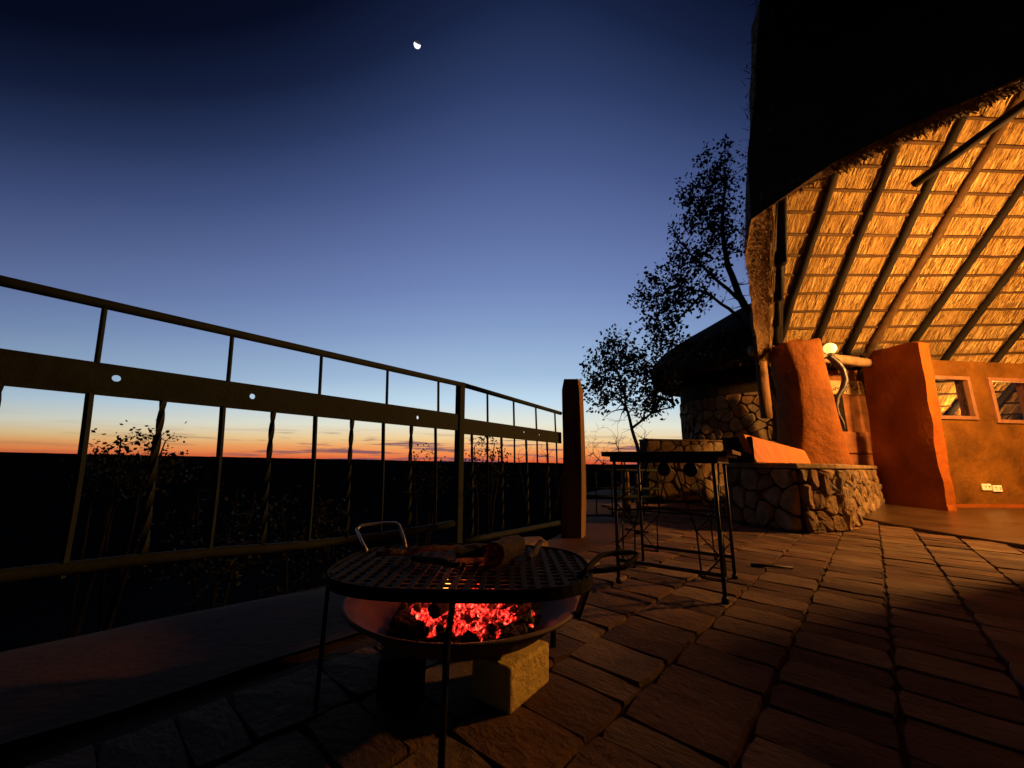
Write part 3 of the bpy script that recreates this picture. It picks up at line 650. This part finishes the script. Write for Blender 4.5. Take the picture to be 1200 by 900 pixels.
def walls():
    az = R(85); dw = Vector((math.sin(az), math.cos(az), 0)); nw = Vector((dw.y, -dw.x, 0))     # faces the terrace
    P = Vector((7.5, 7.24, 0)); s = lambda u, v, d=0: P+dw*u+Vector((0, 0, v))+nw*d
    # wall with two real openings: piers, band below, band above
    wins = [(.50, 1.46, 1.63, 2.48), (1.86, 2.85, 1.58, 2.48)]; H_ = 2.80; m = MB()
    xs = [.10, wins[0][0], wins[0][1], wins[1][0], wins[1][1], 6.2]
    vs = []; NU = 44
    def slab(u0, u1, v0, v1):
        nu, nv = max(1, int((u1-u0)/.16)), max(1, int((v1-v0)/.16)); vv = []
        for i in range(nu+1):
            for j in range(nv+1):
                u, v = u0+(u1-u0)*i/nu, v0+(v1-v0)*j/nv; vv.append(s(u, v, .008*nz((u, v, 0), 2)))
        m.add(vv, [(i*(nv+1)+j, (i+1)*(nv+1)+j, (i+1)*(nv+1)+j+1, i*(nv+1)+j+1) for i in range(nu) for j in range(nv)])
    for a, b in zip(xs, xs[1:]):
        wn = [w2 for w2 in wins if abs(w2[0]-a) < 1e-6]
        if wn: slab(a, b, 0, wn[0][2]); slab(a, b, wn[0][3], H_)
        else: slab(a, b, 0, H_)
    for u0, u1, v0, v1 in wins:
        for pts in (((u0, v0), (u1, v0)), ((u1, v0), (u1, v1)), ((u1, v1), (u0, v1)), ((u0, v1), (u0, v0))):
            (a, b), (c, d) = pts; m.add([s(a, b), s(c, d), s(c, d, -.22), s(a, b, -.22)], [(0, 1, 2, 3)])
    m.add([s(.1, H_), s(6.2, H_), s(6.2, H_, -.22), s(.1, H_, -.22)], [(0, 1, 2, 3)])
    for a, b in zip(xs, xs[1:]):
        wn = [w2 for w2 in wins if abs(w2[0]-a) < 1e-6]
        for v0, v1 in (((0, wn[0][2]), (wn[0][3], H_)) if wn else ((0, H_),)): m.add([s(a, v0, -.22), s(b, v0, -.22), s(b, v1, -.22), s(a, v1, -.22)], [(0, 1, 2, 3)])
    part(MB().tube([s(.62, 1.66, -1.95), s(6, 1.72, -1.95)], .09, 12), 'rear_plate', M_palepole, smooth=True)
    part(MB().box(s(3.7, .92, -2.0), (6.0, .2, 1.84), Matrix.Rotation(math.pi/2-az, 3, 'Z')), 'rear_wall', M_plaster)
    part(m, 'back_wall', M_plaster, smooth=True)
    part(MB().box(s(3.1, .04, .012), (6.2, .024, .08), Matrix.Rotation(math.pi/2-az, 3, 'Z')), 'skirting', M_plaster2)
    for u0, u1, v0, v1 in wins:
        wo_ = empty('window', (0, 0, 0)); wo_.parent = bld; wo_.matrix_parent_inverse = Matrix.Translation(bld.location).inverted()
        fr = MB(); t_ = .07
        for a, b, c, d in ((u0, u1, v0, v0+t_), (u0, u1, v1-t_, v1), (u0, u0+t_, v0+t_, v1-t_), (u1-t_, u1, v0+t_, v1-t_)):
            fr.box(s((a+b)/2, (c+d)/2, .0), (b-a, .09, d-c), Matrix.Rotation(math.pi/2-az, 3, 'Z'))
        f = fr.build('frame', M_frame, wo_, bevel=.006)
        g = MB().box(s((u0+u1)/2, (v0+v1)/2, -.02), (u1-u0-2*t_+.01, .006, v1-v0-2*t_+.01), Matrix.Rotation(math.pi/2-az+R(1.2 if u0 < 1 else -3), 3, 'Z') @ Matrix.Rotation(R(0), 3, 'X')).build('pane', M_glass, wo_)
    # wing wall
    m = MB(); nx, nyy, nzz = 1, 10, 24; th = .17
    def Wp(y, z, side):
        fx = .09*(1-y); yy = 7.9+(6.64-7.9)*y; flare = .035*max(0, 1-z*2.8)**2
        top = 2.98+.10*(1-y)+.02*nz((y*3, 0, 0))-.05*max(0, abs(y-.5)*2-.85)/.15; zz = z*top
        return (7.30+fx+(side*th)+.028*nz((yy, zz, side*3), 1.7)+.13*(z-.7), yy-(flare if y == 1 else 0)+.03*nz((zz*2, side, 0), 1.5)*(y == 1), zz)
    for sd in (0, 1):
        m.add([Wp(i/nyy, j/nzz, sd) for i in range(nyy+1) for j in range(nzz+1)], [(i*(nzz+1)+j, (i+1)*(nzz+1)+j, (i+1)*(nzz+1)+j+1, i*(nzz+1)+j+1) for i in range(nyy) for j in range(nzz)])
    m.add([Wp(1, j/nzz, sd) for j in range(nzz+1) for sd in (0, 1)], [(2*j, 2*j+1, 2*j+3, 2*j+2) for j in range(nzz)])
    m.add([Wp(i/nyy, 1, sd) for i in range(nyy+1) for sd in (0, 1)], [(2*i, 2*i+1, 2*i+3, 2*i+2) for i in range(nyy)])
    part(m, 'wing_wall', M_plaster2, smooth=False)
    # sculpted pillar like a tree trunk
    m = MB(); n = 40; vs = []
    for i in range(33):
        z = .55+2.20*i/32; k = (z-.72)/2.03; k = max(0, min(1, k))
        cx = 4.83-.05*k+.03*math.sin(k*3.2); cy = 6.30; rx = .475-.115*k-.07*math.sin(k*3.14)+.03*(1-k)**3; ry = .38-.10*k
        sh = .03*math.sin(k*2.6)
        for j in range(n):
            a = 2*math.pi*j/n; f = 1+.08*nz((math.cos(a)*1.6, math.sin(a)*1.6, z*1.3), 1.4)+.05*nz((math.cos(a)*4, math.sin(a)*4, z*.8), 1.2)*(1-k*.4)+.02*nz((math.cos(a)*9, math.sin(a)*9, z*3))
            ex = 2/3.0; c, s_ = math.cos(a), math.sin(a)
            vs.append((cx+sh+rx*f*math.copysign(abs(c)**ex, c), cy+ry*f*math.copysign(abs(s_)**ex, s_), z+(.03*nz((c*2, s_*2, 0))+.05*c if i == 32 else 0)))
    m.add(vs, [(i*n+j, i*n+(j+1) % n, (i+1)*n+(j+1) % n, (i+1)*n+j) for i in range(32) for j in range(n)]+[tuple(32*n+j for j in range(n))])
    pil = part(m, 'pillar', M_pillar, smooth=True)
    # wall-plate logs
    part(MB().tube(wob((4.42, 6.85, 2.80), (5.62, 6.95, 2.83), 6, .015, 2), .105, 14), 'wall_plate', M_palepole, smooth=True)
    part(MB().tube(wob((5.55, 7.1, 2.80), (7.45, 7.75, 2.84), 7, .02, 9), .095, 14), 'wall_plate', M_palepole, smooth=True)
    part(MB().tube(wob((4.86, 7.3, 1.6), (4.80, 7.15, 3.7), 8, .02, 13), .10, 12), 'corner_post', M_log, smooth=True)
    # niche behind the bench
    P2 = [(5.3, 8.3), (7.35, 8.3)]
    part(MB().box((6.85, 8.5, 1.42), (1.9, .3, 2.84)), 'niche_wall', M_niche)
    for i, (x0, x1, z0, z1) in enumerate(((6.0, 6.7, .02, .62), (6.72, 7.7, .02, .50), (6.3, 7.7, .64, .98), (6.72, 7.7, .52, .62), (6.0, 6.28, .64, .98), (6.0, 7.7, 1.0, 1.46))):
        part(MB().box(((x0+x1)/2, 8.32, (z0+z1)/2), (x1-x0, .09, z1-z0)), 'niche_block', M_niche, bevel=.02)
    pq = part(MB().box((7.36, 8.32, 2.43), (.74, .06, .30)), 'plaque', M_plaque, bevel=.01)
    r = random.Random(8)
    for i in range(15):
        x = 7.05+.62*i/14; z = 2.43+r.uniform(-.09, .09); a = r.uniform(-1.2, 1.2); l = r.uniform(.025, .06)
        part(MB().tube([(x-l*math.cos(a), 8.288, z-l*math.sin(a)), (x+r.uniform(-.02, .02), 8.286, z+r.uniform(-.02, .02)), (x+l*math.cos(a), 8.288, z+l*math.sin(a))], .009, 6), 'carving', M_mark)
    # unseen wall added to shade the near paving, kept low to light the block
    m = MB(); prof = []
    a0, b0 = Vector((4.65, 3.16, 0)), Vector((4.2, .2, 0)); n = 12; vs = []
    for i in range(n+1):
        f = i/n; p = a0.lerp(b0, f); top = 1.89
        for sd in (0, .45): vs += [(p.x+sd, p.y, 0), (p.x+sd, p.y, top-.07), (p.x+.05+sd*.78, p.y, top-.015), (p.x+.22, p.y, top)]
    fs = []
    for i in range(n):
        for c in range(3):
            fs.append((i*8+c, i*8+c+1, i*8+8+c+1, i*8+8+c)); fs.append((i*8+4+c, i*8+4+c+1, i*8+12+c+1, i*8+12+c))
    fs += [(0, 1, 2, 3, 6, 5, 4), tuple(n*8+x for x in (0, 1, 2, 3, 6, 5, 4))]
    part(m.add(vs, fs), 'shade_wall', M_plaster2)
walls()

# lamps: the globe on its bracket by the pillar, and a second one further in
def lamp(loc, watts, label, r_=.095, arm=(-.16, 0, -.10), group='globe lamps'):
    o = empty('globe_lamp', loc, label=label, cat='lamp')
    b = bmesh.new(); bmesh.ops.create_uvsphere(b, u_segments=24, v_segments=16, radius=r_); me = bpy.data.meshes.new('globe'); b.to_mesh(me); b.free()
    me.materials.append(M_globe); me.shade_smooth(); g = bpy.data.objects.new('globe', me); col.objects.link(g); g.parent = o; g.visible_shadow = True
    MB().lathe([(0, -r_-.05), (.045, -r_-.05), (.05, -r_-.01), (.04, -r_+.015), (0, -r_+.015)], 16).build('holder', M_horn, o, True)
    MB().tube([(0, 0, -r_-.04), (arm[0]*.5, arm[1]*.5, -r_-.06), (arm[0], arm[1], arm[2]-r_)], .014, 8).build('bracket', M_horn, o, True)
    if watts:
        ld = bpy.data.lights.new('bulb', 'POINT'); ld.energy = watts; ld.color = WARM; ld.shadow_soft_size = r_+.004
        lo = bpy.data.objects.new('bulb', ld); col.objects.link(lo); lo.parent = o; g.visible_shadow = False
lamp((5.42, 6.30, 2.69), 16, 'small lit globe lamp on a bracket beside the top of the orange pillar')
lamp((7.2, 4.02, 2.95), LAMP_W, 'lit globe lamp inside the thatched house just beyond the unseen shade wall', arm=(0, 0, -.35), r_=.16)
lamp((10.3, 4.0, 2.9), LAMP_W*.55, 'lit globe lamp deep inside the thatched house facing the wide window', arm=(0, 0, -.3), r_=.12)
lamp((10.4, 8.4, 1.85), 420, 'lit globe lamp in the back room behind the window wall', arm=(0, .2, -.1), r_=.06)
def horn():
    pts = [(5.10, 5.98, 2.47), (5.19, 5.96, 2.36), (5.27, 5.95, 2.22), (5.285, 5.95, 2.06), (5.23, 5.96, 1.92), (5.13, 5.97, 1.78), (5.085, 5.97, 1.64), (5.10, 5.96, 1.50), (5.14, 5.95, 1.37), (5.15, 5.95, 1.28)]
    fine = []
    for i in range(len(pts)-1):
        for k in range(4): fine.append(Vector(pts[i]).lerp(Vector(pts[i+1]), k/4))
    fine.append(Vector(pts[-1])); n = len(fine); fine = [Vector((p.x*1.04, p.y*1.04, (p.z-.7)*1.04+.7)) for p in fine]
    MB().tube(fine, [.048*(1-i/n)**.7+.008 for i in range(n)], 10, twist=.35, squash=lambda i, j: 1.15 if j % 5 == 0 else 1).build('spiral_horn', M_horn, smooth=True, label='dark spiral antelope horn hanging on the orange pillar below the lamp', cat='horn')
horn()
def socket(u, label):
    az = R(85); dw = Vector((math.sin(az), math.cos(az), 0)); nw = Vector((dw.y, -dw.x, 0)); p = Vector((7.5, 7.24, 0))+dw*u+Vector((0, 0, .385 if u < 1.4 else .36))+nw*.012
    o = empty('wall_socket', p, math.pi/2-az, label=label, cat='socket')
    MB().box((0, -.012, 0), (.185, .026, .115)).build('plate', M_white, o, bevel=.006)
    for x, z in ((-.045, .018), (-.02, .018), (-.032, -.012), (.04, .012), (.06, .012), (.05, -.015)): MB().box((x, -.0265, z), (.012, .004, .018)).build('slot', M_black, o)
socket(1.30, 'white power socket low on the orange wall, closer to the wing wall')
socket(1.515, 'white power socket low on the orange wall, under the wide window')

# ------------------------------------------------------------------ stone bench
def bench():
    b = empty('stone_bench', (3.2, 4.4, 0), label='rough stone built bench with a sloping orange backrest', cat='bench')
    inv = Matrix.Translation((3.2, 4.4, 0)).inverted()
    path = [Vector((2.93, 5.35, 0)), Vector((3.19, 4.39, 0)), Vector((3.75, 4.58, 0)), Vector((4.12, 4.86, 0)), Vector((4.45, 5.25, 0)), Vector((5.15, 5.95, 0)), Vector((7.15, 7.75, 0))]
    H_ = .73
    core = [(p.x, p.y) for p in path]+[(7.0, 8.2), (5.0, 7.3), (3.4, 6.0)]
    o = MB().prism(core, 0, H_-.002).build('core', M_mortar, b); o.matrix_parent_inverse = inv
    segs = [(path[i], path[i+1]) for i in range(len(path)-1)]
    class Fake: pass
    holder = b
    def face(a, c, seed, h0=0., cell=.21, asp=.72):
        d = (c-a).normalized(); nrm = Vector((d.y, -d.x, 0)); L = (c-a).length
        lean = .06
        before = set(col.objects)
        stones(b, L, H_-.05-h0, cell, lambda u, v, dd: a+d*u+Vector((0, 0, v+h0))+nrm*(dd+lean*(1-v/H_)*.6-.005), seed, aspect=asp, depth=.05)
        for x in set(col.objects)-before: x.matrix_parent_inverse = inv
    face(segs[0][0], segs[0][1], 3, cell=.27, asp=1)
    for i, sg in enumerate(segs[1:]): face(sg[0], sg[1], 12+i)
    # cement capping and the backrest slab
    cap = [(2.90, 5.4), (3.165, 4.35), (3.76, 4.54), (4.14, 4.82), (4.48, 5.22), (5.2, 5.92), (7.2, 7.72), (7.0, 8.2), (5.0, 7.3), (3.4, 6.0)]
    o = MB().prism(cap, H_-.045, H_+.012).build('capping', M_stone[0], b, bevel=.012); o.matrix_parent_inverse = inv
    # orange backrest: a thick slab leaning back, high end towards the terrace
    v = [(2.95, 4.70, .744), (4.42, 5.76, .744), (4.37, 5.80, .945), (2.85, 4.74, 1.09)]
    nn = Vector((-.52, .85, 0))*.09
    vs = [Vector(p) for p in v]+[Vector(p)+nn for p in v]
    o = MB().add(vs, [(0, 1, 2, 3), (7, 6, 5, 4), (0, 4, 5, 1), (1, 5, 6, 2), (2, 6, 7, 3), (3, 7, 4, 0)]).build('backrest', M_slab, b, bevel=.012); o.matrix_parent_inverse = inv
    o = MB().prism([(2.72, 5.0), (2.93, 4.70), (3.02, 4.86), (2.85, 5.2)], .74, 1.06).build('backrest_end', M_mortar, b, bevel=.02); o.matrix_parent_inverse = inv
bench()

# ------------------------------------------------------------------ round stone hut and low wall
def hut():
    c = Vector((7.0, 10.5, 0)); h = empty('round_hut', c, label='round stone hut with a thick thatched cone roof', cat='hut')
    rw = 2.2
    MB().lathe([(rw-.03, 0), (rw-.03, 2.45), (rw-.06, 2.46), (rw-.06, 3.1)], 48).build('wall', M_mortar, h)
    # stones on the side that faces the terrace
    a0, a1 = R(168), R(262); L = rw*(a1-a0)
    stones(h, L, 2.35, .30, lambda u, v, d: Vector(((rw+d-.03)*math.cos(a0+u/rw), (rw+d-.03)*math.sin(a0+u/rw), v+.05)), 31, gap=.014, aspect=.85)
    jit = lambda i, j: .05*nz((math.cos(j*.13)*3, math.sin(j*.13)*3, i*.8), 1.5)
    MB().lathe([(2.1, 3.05), (2.75, 2.98), (2.86, 3.05), (2.93, 3.35), (2.86, 3.60), (2.62, 3.84), (2.1, 4.18), (1.4, 4.60), (.5, 5.12), (.15, 5.32), (0, 5.34)], 64, jit=jit).build('roof', M_thatch, h, True)
    rr = random.Random(2); f = MB()
    for i in range(2600):
        a = rr.uniform(R(150), R(290)); r0 = rr.uniform(2.6, 2.93); p = Vector((r0*math.cos(a), r0*math.sin(a), 2.99+rr.uniform(0, .1)))
        l = rr.uniform(.03, .10); d = Vector((math.cos(a)*rr.uniform(0, 1), math.sin(a)*rr.uniform(0, 1), -rr.uniform(.3, 1))).normalized(); s = Vector((-math.sin(a), math.cos(a), 0))*.006
        f.add([p-s, p+s, p+d*l], [(0, 1, 2)])
    f.build('eave_fringe', M_thatch, h, kind='stuff')
hut()
def low_wall():
    a, b = Vector((2.78, 8.0, 0)), Vector((5.6, 8.25, 0)); d = (b-a).normalized(); nrm = Vector((d.y, -d.x, 0)); L = (b-a).length
    w_ = empty('low_stone_wall', a, math.atan2(d.y, d.x), label='low dry looking stone wall in front of the round hut', cat='wall')
    MB().box((L/2, .18, .58), (L, .30, 1.24)).build('core', M_mortar, w_)
    stones(w_, L, 1.2, .27, lambda u, v, dd: Vector((u, .03-dd, v)), 77, aspect=.9)
    MB().box((L/2, .17, 1.215), (L+.02, .36, .035)).build('capping', M_stone[1], w_, bevel=.01)
low_wall()

# ------------------------------------------------------------------ trees and bushes
def grow(name, label, trunk, blobs, leaf, mats, seed, leaves=14, size=.055, twig_r=.009, cat='tree', group=None, bare=(), base=None, spread=.16, targets=None):
    r = random.Random(seed); base = Vector(base or trunk[0][0][0])
    root = empty(name, base, label=label, cat=cat, group=group)
    tm = MB(); nodes = []
    for pts, r0, r1 in trunk:
        n = 10; P = [Vector(p) for p in pts]; fine = []
        for i in range(len(P)-1):
            for k in range(4): fine.append(P[i].lerp(P[i+1], k/4)+Vector((r.gauss(0, .012), r.gauss(0, .012), r.gauss(0, .012))))
        fine.append(P[-1]); K = len(fine); rad = [r0+(r1-r0)*i/(K-1) for i in range(K)]
        tm.tube([p-base for p in fine], rad, 8); nodes += list(zip(fine, rad))
    bm_ = MB(); lm = MB(); pts = []
    for c, rad, cnt, lf in [(*b, 1) for b in blobs]+[(*b, 0) for b in bare]:
        for i in range(cnt):
            while True:
                v = Vector((r.uniform(-1, 1), r.uniform(-1, 1), r.uniform(-1, 1)))
                if v.length < 1: break
            pts.append((Vector(c)+Vector((v.x*rad[0], v.y*rad[1], v.z*rad[2])), lf))
    todo = sorted(pts, key=lambda q_: min((q_[0]-n_[0]).length for n_ in nodes))
    for p, lf in todo:
        near = min(nodes, key=lambda n_: (n_[0]-p).length*(1+.004/n_[1]))
        a, ra = near; L = (p-a).length; k = max(3, int(L/.12))
        r0 = min(ra*.75, twig_r*(1+L*.7)); seg = []
        bend = Vector((r.gauss(0, .10), r.gauss(0, .10), r.uniform(-.05, .16)))*L
        for i in range(k+1):
            f = i/k; q_ = a.lerp(p, f)+bend*math.sin(f*math.pi)*.8+Vector((r.gauss(0, 1), r.gauss(0, 1), r.gauss(0, 1)))*.02*L*(0 < i < k); seg.append(q_)
        rad = [max(.0025, r0*(1-.75*i/k)) for i in range(k+1)]
        bm_.tube([q_-base for q_ in seg], rad, 5, cap=False); nodes += list(zip(seg[1:], rad[1:]))
        if not lf: continue
        for i in range(leaves):
            q_ = seg[-1-min(k, int(abs(r.gauss(0, 1.2))))]+Vector((r.gauss(0, spread), r.gauss(0, spread), r.gauss(0, spread)))*.55
            d = Vector((r.gauss(0, 1), r.gauss(0, 1), r.gauss(0, 1)-.3)).normalized(); s = d.orthogonal().normalized(); s = (s*math.cos(i)+d.cross(s)*math.sin(i)); l = size*r.uniform(.6, 1.25); wl = l*.34
            q_ = q_-base
            lm.add([q_, q_+d*l*.45+s*wl, q_+d*l, q_+d*l*.45-s*wl], [(0, 1, 2, 3)])
    bk = M_bark2 if cat != 'tree' else M_bark; tm.build('trunk', bk, root, True); bm_.build('twigs', bk, root, kind='stuff')
    if lm.v: lm.build('crown', leaf, root, kind='stuff')
    return root
# tall tree behind the house, reaching left over the hut
grow('leafy_tree', 'tall dark leafy tree beside the thatched roof, branches over the hut', [
    ([(5.9, 8.0, 0), (5.8, 8.0, 1.6), (5.5, 7.95, 3.0), (5.15, 8.0, 4.2), (4.9, 8.1, 5.2), (4.95, 8.2, 6.4), (5.15, 8.2, 7.6)], .13, .025),
    ([(5.5, 7.95, 3.0), (4.9, 7.9, 3.9), (4.3, 8.0, 4.5), (3.7, 8.1, 4.7)], .05, .014),
    ([(5.15, 8.0, 4.2), (4.5, 8.1, 5.0), (4.1, 8.2, 5.6), (3.9, 8.2, 5.9)], .045, .012),
    ([(5.5, 7.95, 2.9), (4.9, 7.75, 3.0), (4.2, 7.6, 2.7)], .035, .01), ([(4.3, 8.0, 4.5), (3.8, 8.05, 4.0), (3.3, 8.1, 3.6), (2.9, 8.15, 3.2)], .03, .01)],
    [((4.85, 8.2, 7.05), (.72, .6, 1.05), 62), ((5.1, 8.2, 8.0), (.5, .5, .65), 24), ((4.35, 8.2, 6.0), (.8, .6, .65), 42), ((3.75, 8.1, 4.95), (.85, .5, .5), 44), ((3.45, 8.1, 4.3), (.45, .4, .38), 17), ((4.95, 8.2, 5.7), (.5, .5, .6), 20),
     ((4.45, 7.9, 3.1), (.75, .3, .35), 26), ((4.2, 8.2, 5.35), (.55, .5, .5), 26), ((3.9, 8.15, 4.45), (.6, .4, .35), 22), ((4.6, 8.2, 6.5), (.6, .5, .6), 22), ((3.3, 8.1, 3.75), (.55, .4, .5), 34), ((3.6, 8.1, 3.3), (.5, .35, .4), 22), ((3.1, 8.15, 4.5), (.4, .4, .35), 18), ((4.4, 8.2, 7.2), (.45, .5, .6), 20)],
    M_leaf, None, 5, leaves=15, size=.095, spread=.15, twig_r=.012, bare=[((4.6, 8.2, 6.6), (.8, .6, 1.2), 40), ((3.9, 8.1, 4.9), (.8, .5, .6), 34), ((5.0, 8.1, 4.6), (.6, .5, .5), 26), ((4.4, 8.0, 4.6), (.5, .4, .4), 14)])
grow('leafy_tree', 'small dense leafy tree leaning out over the low stone wall', [
    ([(3.05, 9.0, -.5), (2.95, 8.9, .8), (2.72, 8.7, 1.5), (2.5, 8.4, 2.1), (2.3, 8.2, 2.75)], .055, .018),
    ([(2.72, 8.7, 1.5), (3.1, 8.4, 1.85), (3.62, 8.4, 2.0)], .03, .012), ([(3.1, 8.4, 1.85), (3.2, 8.2, 2.5), (2.8, 8.2, 2.9)], .045, .012), ([(2.55, 8.5, 1.9), (2.4, 8.25, 2.0), (2.1, 8.2, 2.15)], .035, .01)],
    [((2.25, 8.2, 2.75), (.75, .5, .65), 66), ((2.3, 8.2, 3.25), (.5, .4, .38), 22), ((1.95, 8.2, 2.2), (.46, .4, .45), 26), ((2.75, 8.2, 2.1), (.58, .4, .42), 36), ((3.2, 8.3, 2.15), (.35, .35, .3), 24), ((3.35, 8.2, 2.6), (.3, .3, .35), 18), ((2.9, 8.2, 2.75), (.45, .4, .4), 24), ((1.75, 8.2, 2.6), (.3, .4, .4), 14)],
    M_leaf, None, 15, leaves=15, size=.09, spread=.15, twig_r=.012, bare=[((2.4, 8.2, 2.7), (.8, .5, .7), 40), ((2.4, 8.3, 1.6), (.6, .4, .4), 20)])
grow('bare_bush', 'bare twiggy bush in front of the low stone wall', [([(2.3, 7.6, -.1), (2.2, 7.6, .6), (2.05, 7.6, 1.1)], .025, .008), ([(2.3, 7.6, -.1), (2.5, 7.6, .7), (2.6, 7.6, 1.2)], .022, .008), ([(2.3, 7.6, 0), (1.95, 7.6, .5), (1.6, 7.6, .9)], .02, .007)],
    [], M_leaf, None, 25, cat='bush', bare=[((2.1, 7.6, 1.15), (.75, .4, .5), 110), ((1.6, 7.6, .85), (.5, .4, .35), 60)], twig_r=.006)
def bush(loc, top, lab, seed, leafy, rad, cnt, size=.05, name='shrub'):
    x, y, z = loc
    grow(name, lab, [([(x, y, z), (x+.1, y, z+(top-z)*.5), (x+.15, y, top-.25)], .03, .008), ([(x, y, z), (x-.3*rad[0], y, z+(top-z)*.6), (x-.5*rad[0], y, top-.3)], .025, .007), ([(x, y, z), (x+.4*rad[0], y, z+(top-z)*.6), (x+.6*rad[0], y, top-.3)], .025, .007)],
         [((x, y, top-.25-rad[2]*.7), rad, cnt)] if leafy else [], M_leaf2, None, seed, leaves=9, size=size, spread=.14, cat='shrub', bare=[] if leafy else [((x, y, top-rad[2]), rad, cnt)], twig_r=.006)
bush((-4.75, 5.0, -2.2), 1.22, 'leafy shrub beyond the railing standing up against the sunset', 41, True, (.52, .5, .42), 80, .055)
bush((-5.3, 5.2, -2.2), .98, 'low dark shrub beside the taller one beyond the railing', 42, True, (.30, .4, .35), 30, .05)
bush((-3.3, 4.6, -2.0), .62, 'shrub below the skyline in the dark beyond the railing', 43, True, (.6, .6, .8), 70, .06)
bush((-2.6, 5.2, -2.0), .45, 'rounded shrub down the slope below the twisted bars', 44, True, (.7, .6, .8), 70, .06)
bush((-.45, 7.0, -1.8), 1.28, 'leafy shrub top showing between the railing post and its bars', 45, True, (.42, .5, .55), 60, .05)
bush((-1.55, 7.2, -1.8), 1.08, 'thin shrub just breaking the skyline behind the railing', 46, True, (.45, .5, .45), 46, .05)
bush((.55, 7.5, -1.8), 1.08, 'sparse twiggy shrub behind the short railing panel', 47, False, (.8, .5, .55), 60, .05)

# ------------------------------------------------------------------ things behind the table
def back_fence():
    f = empty('low_railing', (.95, 5.7, 0), label='low green steel railing behind the log post', cat='railing')
    d = Vector((1.25, .1, 0))
    for z, r_, nm in ((.62, .02, 'rail'), (.36, .016, 'rail'), (.24, .03, 'rail'), (-.02, .02, 'rail')):
        MB().tube([(0, 0, z), (d.x, d.y, z)], r_, 8).build(nm, M_fence, f, True)
    for i in range(6): MB().tube([(d.x*(.04+i*.184), d.y*(.04+i*.184), -.03), (d.x*(.04+i*.184), d.y*(.04+i*.184), .62)], .011, 6).build('bar', M_fence, f)
back_fence()
for x, y, h, rr_, lab in ((1.72, 5.95, .60, .06, 'short sawn wooden post behind the iron table'), (1.98, 6.2, .56, .035, 'thin wooden stake behind the iron table')):
    o = MB().tube([(0, 0, -.03), (.005, 0, h*.5), (0, 0, h-.02), (0, 0, h)], [rr_*1.05, rr_, rr_*.97, rr_*.8], 12).build('wooden_post', M_log, smooth=False, label=lab, cat='post'); o.location = (x, y, 0)
o = MB().tube([(1.72, 2.94, .012), (1.83, 2.91, .016), (1.97, 2.87, .012)], [.013, .009, .007], 8).build('iron_rod', M_iron, smooth=True, label='short black iron rod lying on the paving beside the table', cat='rod')
def slab_stone():
    m = MB(); r = random.Random(4); ring = [(-.30, -.12), (-.1, -.17), (.18, -.13), (.31, .02), (.2, .14), (-.1, .16), (-.32, .06)]
    vs = [(x, y, 0) for x, y in ring]+[(x*.97, y*.97, .055+r.uniform(-.01, .01)) for x, y in ring]+[(x*.8, y*.8, .075+r.uniform(-.01, .01)) for x, y in ring]; n = 7
    m.add(vs, [(a*n+i, a*n+(i+1) % n, (a+1)*n+(i+1) % n, (a+1)*n+i) for a in (0, 1) for i in range(n)]+[tuple(2*n+i for i in range(n))])
    o = m.build('flat_rock', M_stone[1], label='flat rock lying under the end of the railing by the log post', cat='rock'); o.location = (.12, 3.48, -.02); o.rotation_euler.z = R(48)
slab_stone()

# ------------------------------------------------------------------ moon
def moon():
    m = bpy.data.materials.new('moonlight'); m.use_nodes = True; T = m.node_tree; p = T.nodes['Principled BSDF']; p.inputs['Base Color'].default_value = (.0, .0, .0, 1); p.inputs['Specular IOR Level'].default_value = 0
    c = N(T, 'ShaderNodeTexCoord'); d = N(T, 'ShaderNodeVectorMath', operation='DOT_PRODUCT'); T.links.new(c.outputs['Normal'], d.inputs[0])
    sun = Vector((-.40, .80, -.52)).normalized(); d.inputs[1].default_value = sun
    mr = N(T, 'ShaderNodeMapRange', interpolation_type='SMOOTHSTEP'); mr.inputs[1].default_value = -.50; mr.inputs[2].default_value = -.05; T.links.new(d.outputs['Value'], mr.inputs[0])
    T.links.new(math_n(T, 'MULTIPLY_ADD', mr.outputs[0], 2.2, .035), p.inputs['Emission Strength']); p.inputs['Emission Color'].default_value = (.93, .92, 1, 1)
    b = bmesh.new(); bmesh.ops.create_uvsphere(b, u_segments=32, v_segments=20, radius=125); me = bpy.data.meshes.new('moon'); b.to_mesh(me); b.free(); me.materials.append(m); me.shade_smooth()
    o = bpy.data.objects.new('moon', me); col.objects.link(o); o.location = Vector((-.19, .59, .78)).normalized()*20000
    tag(o, label='bright crescent moon alone high in the dusk sky', cat='moon')
moon()
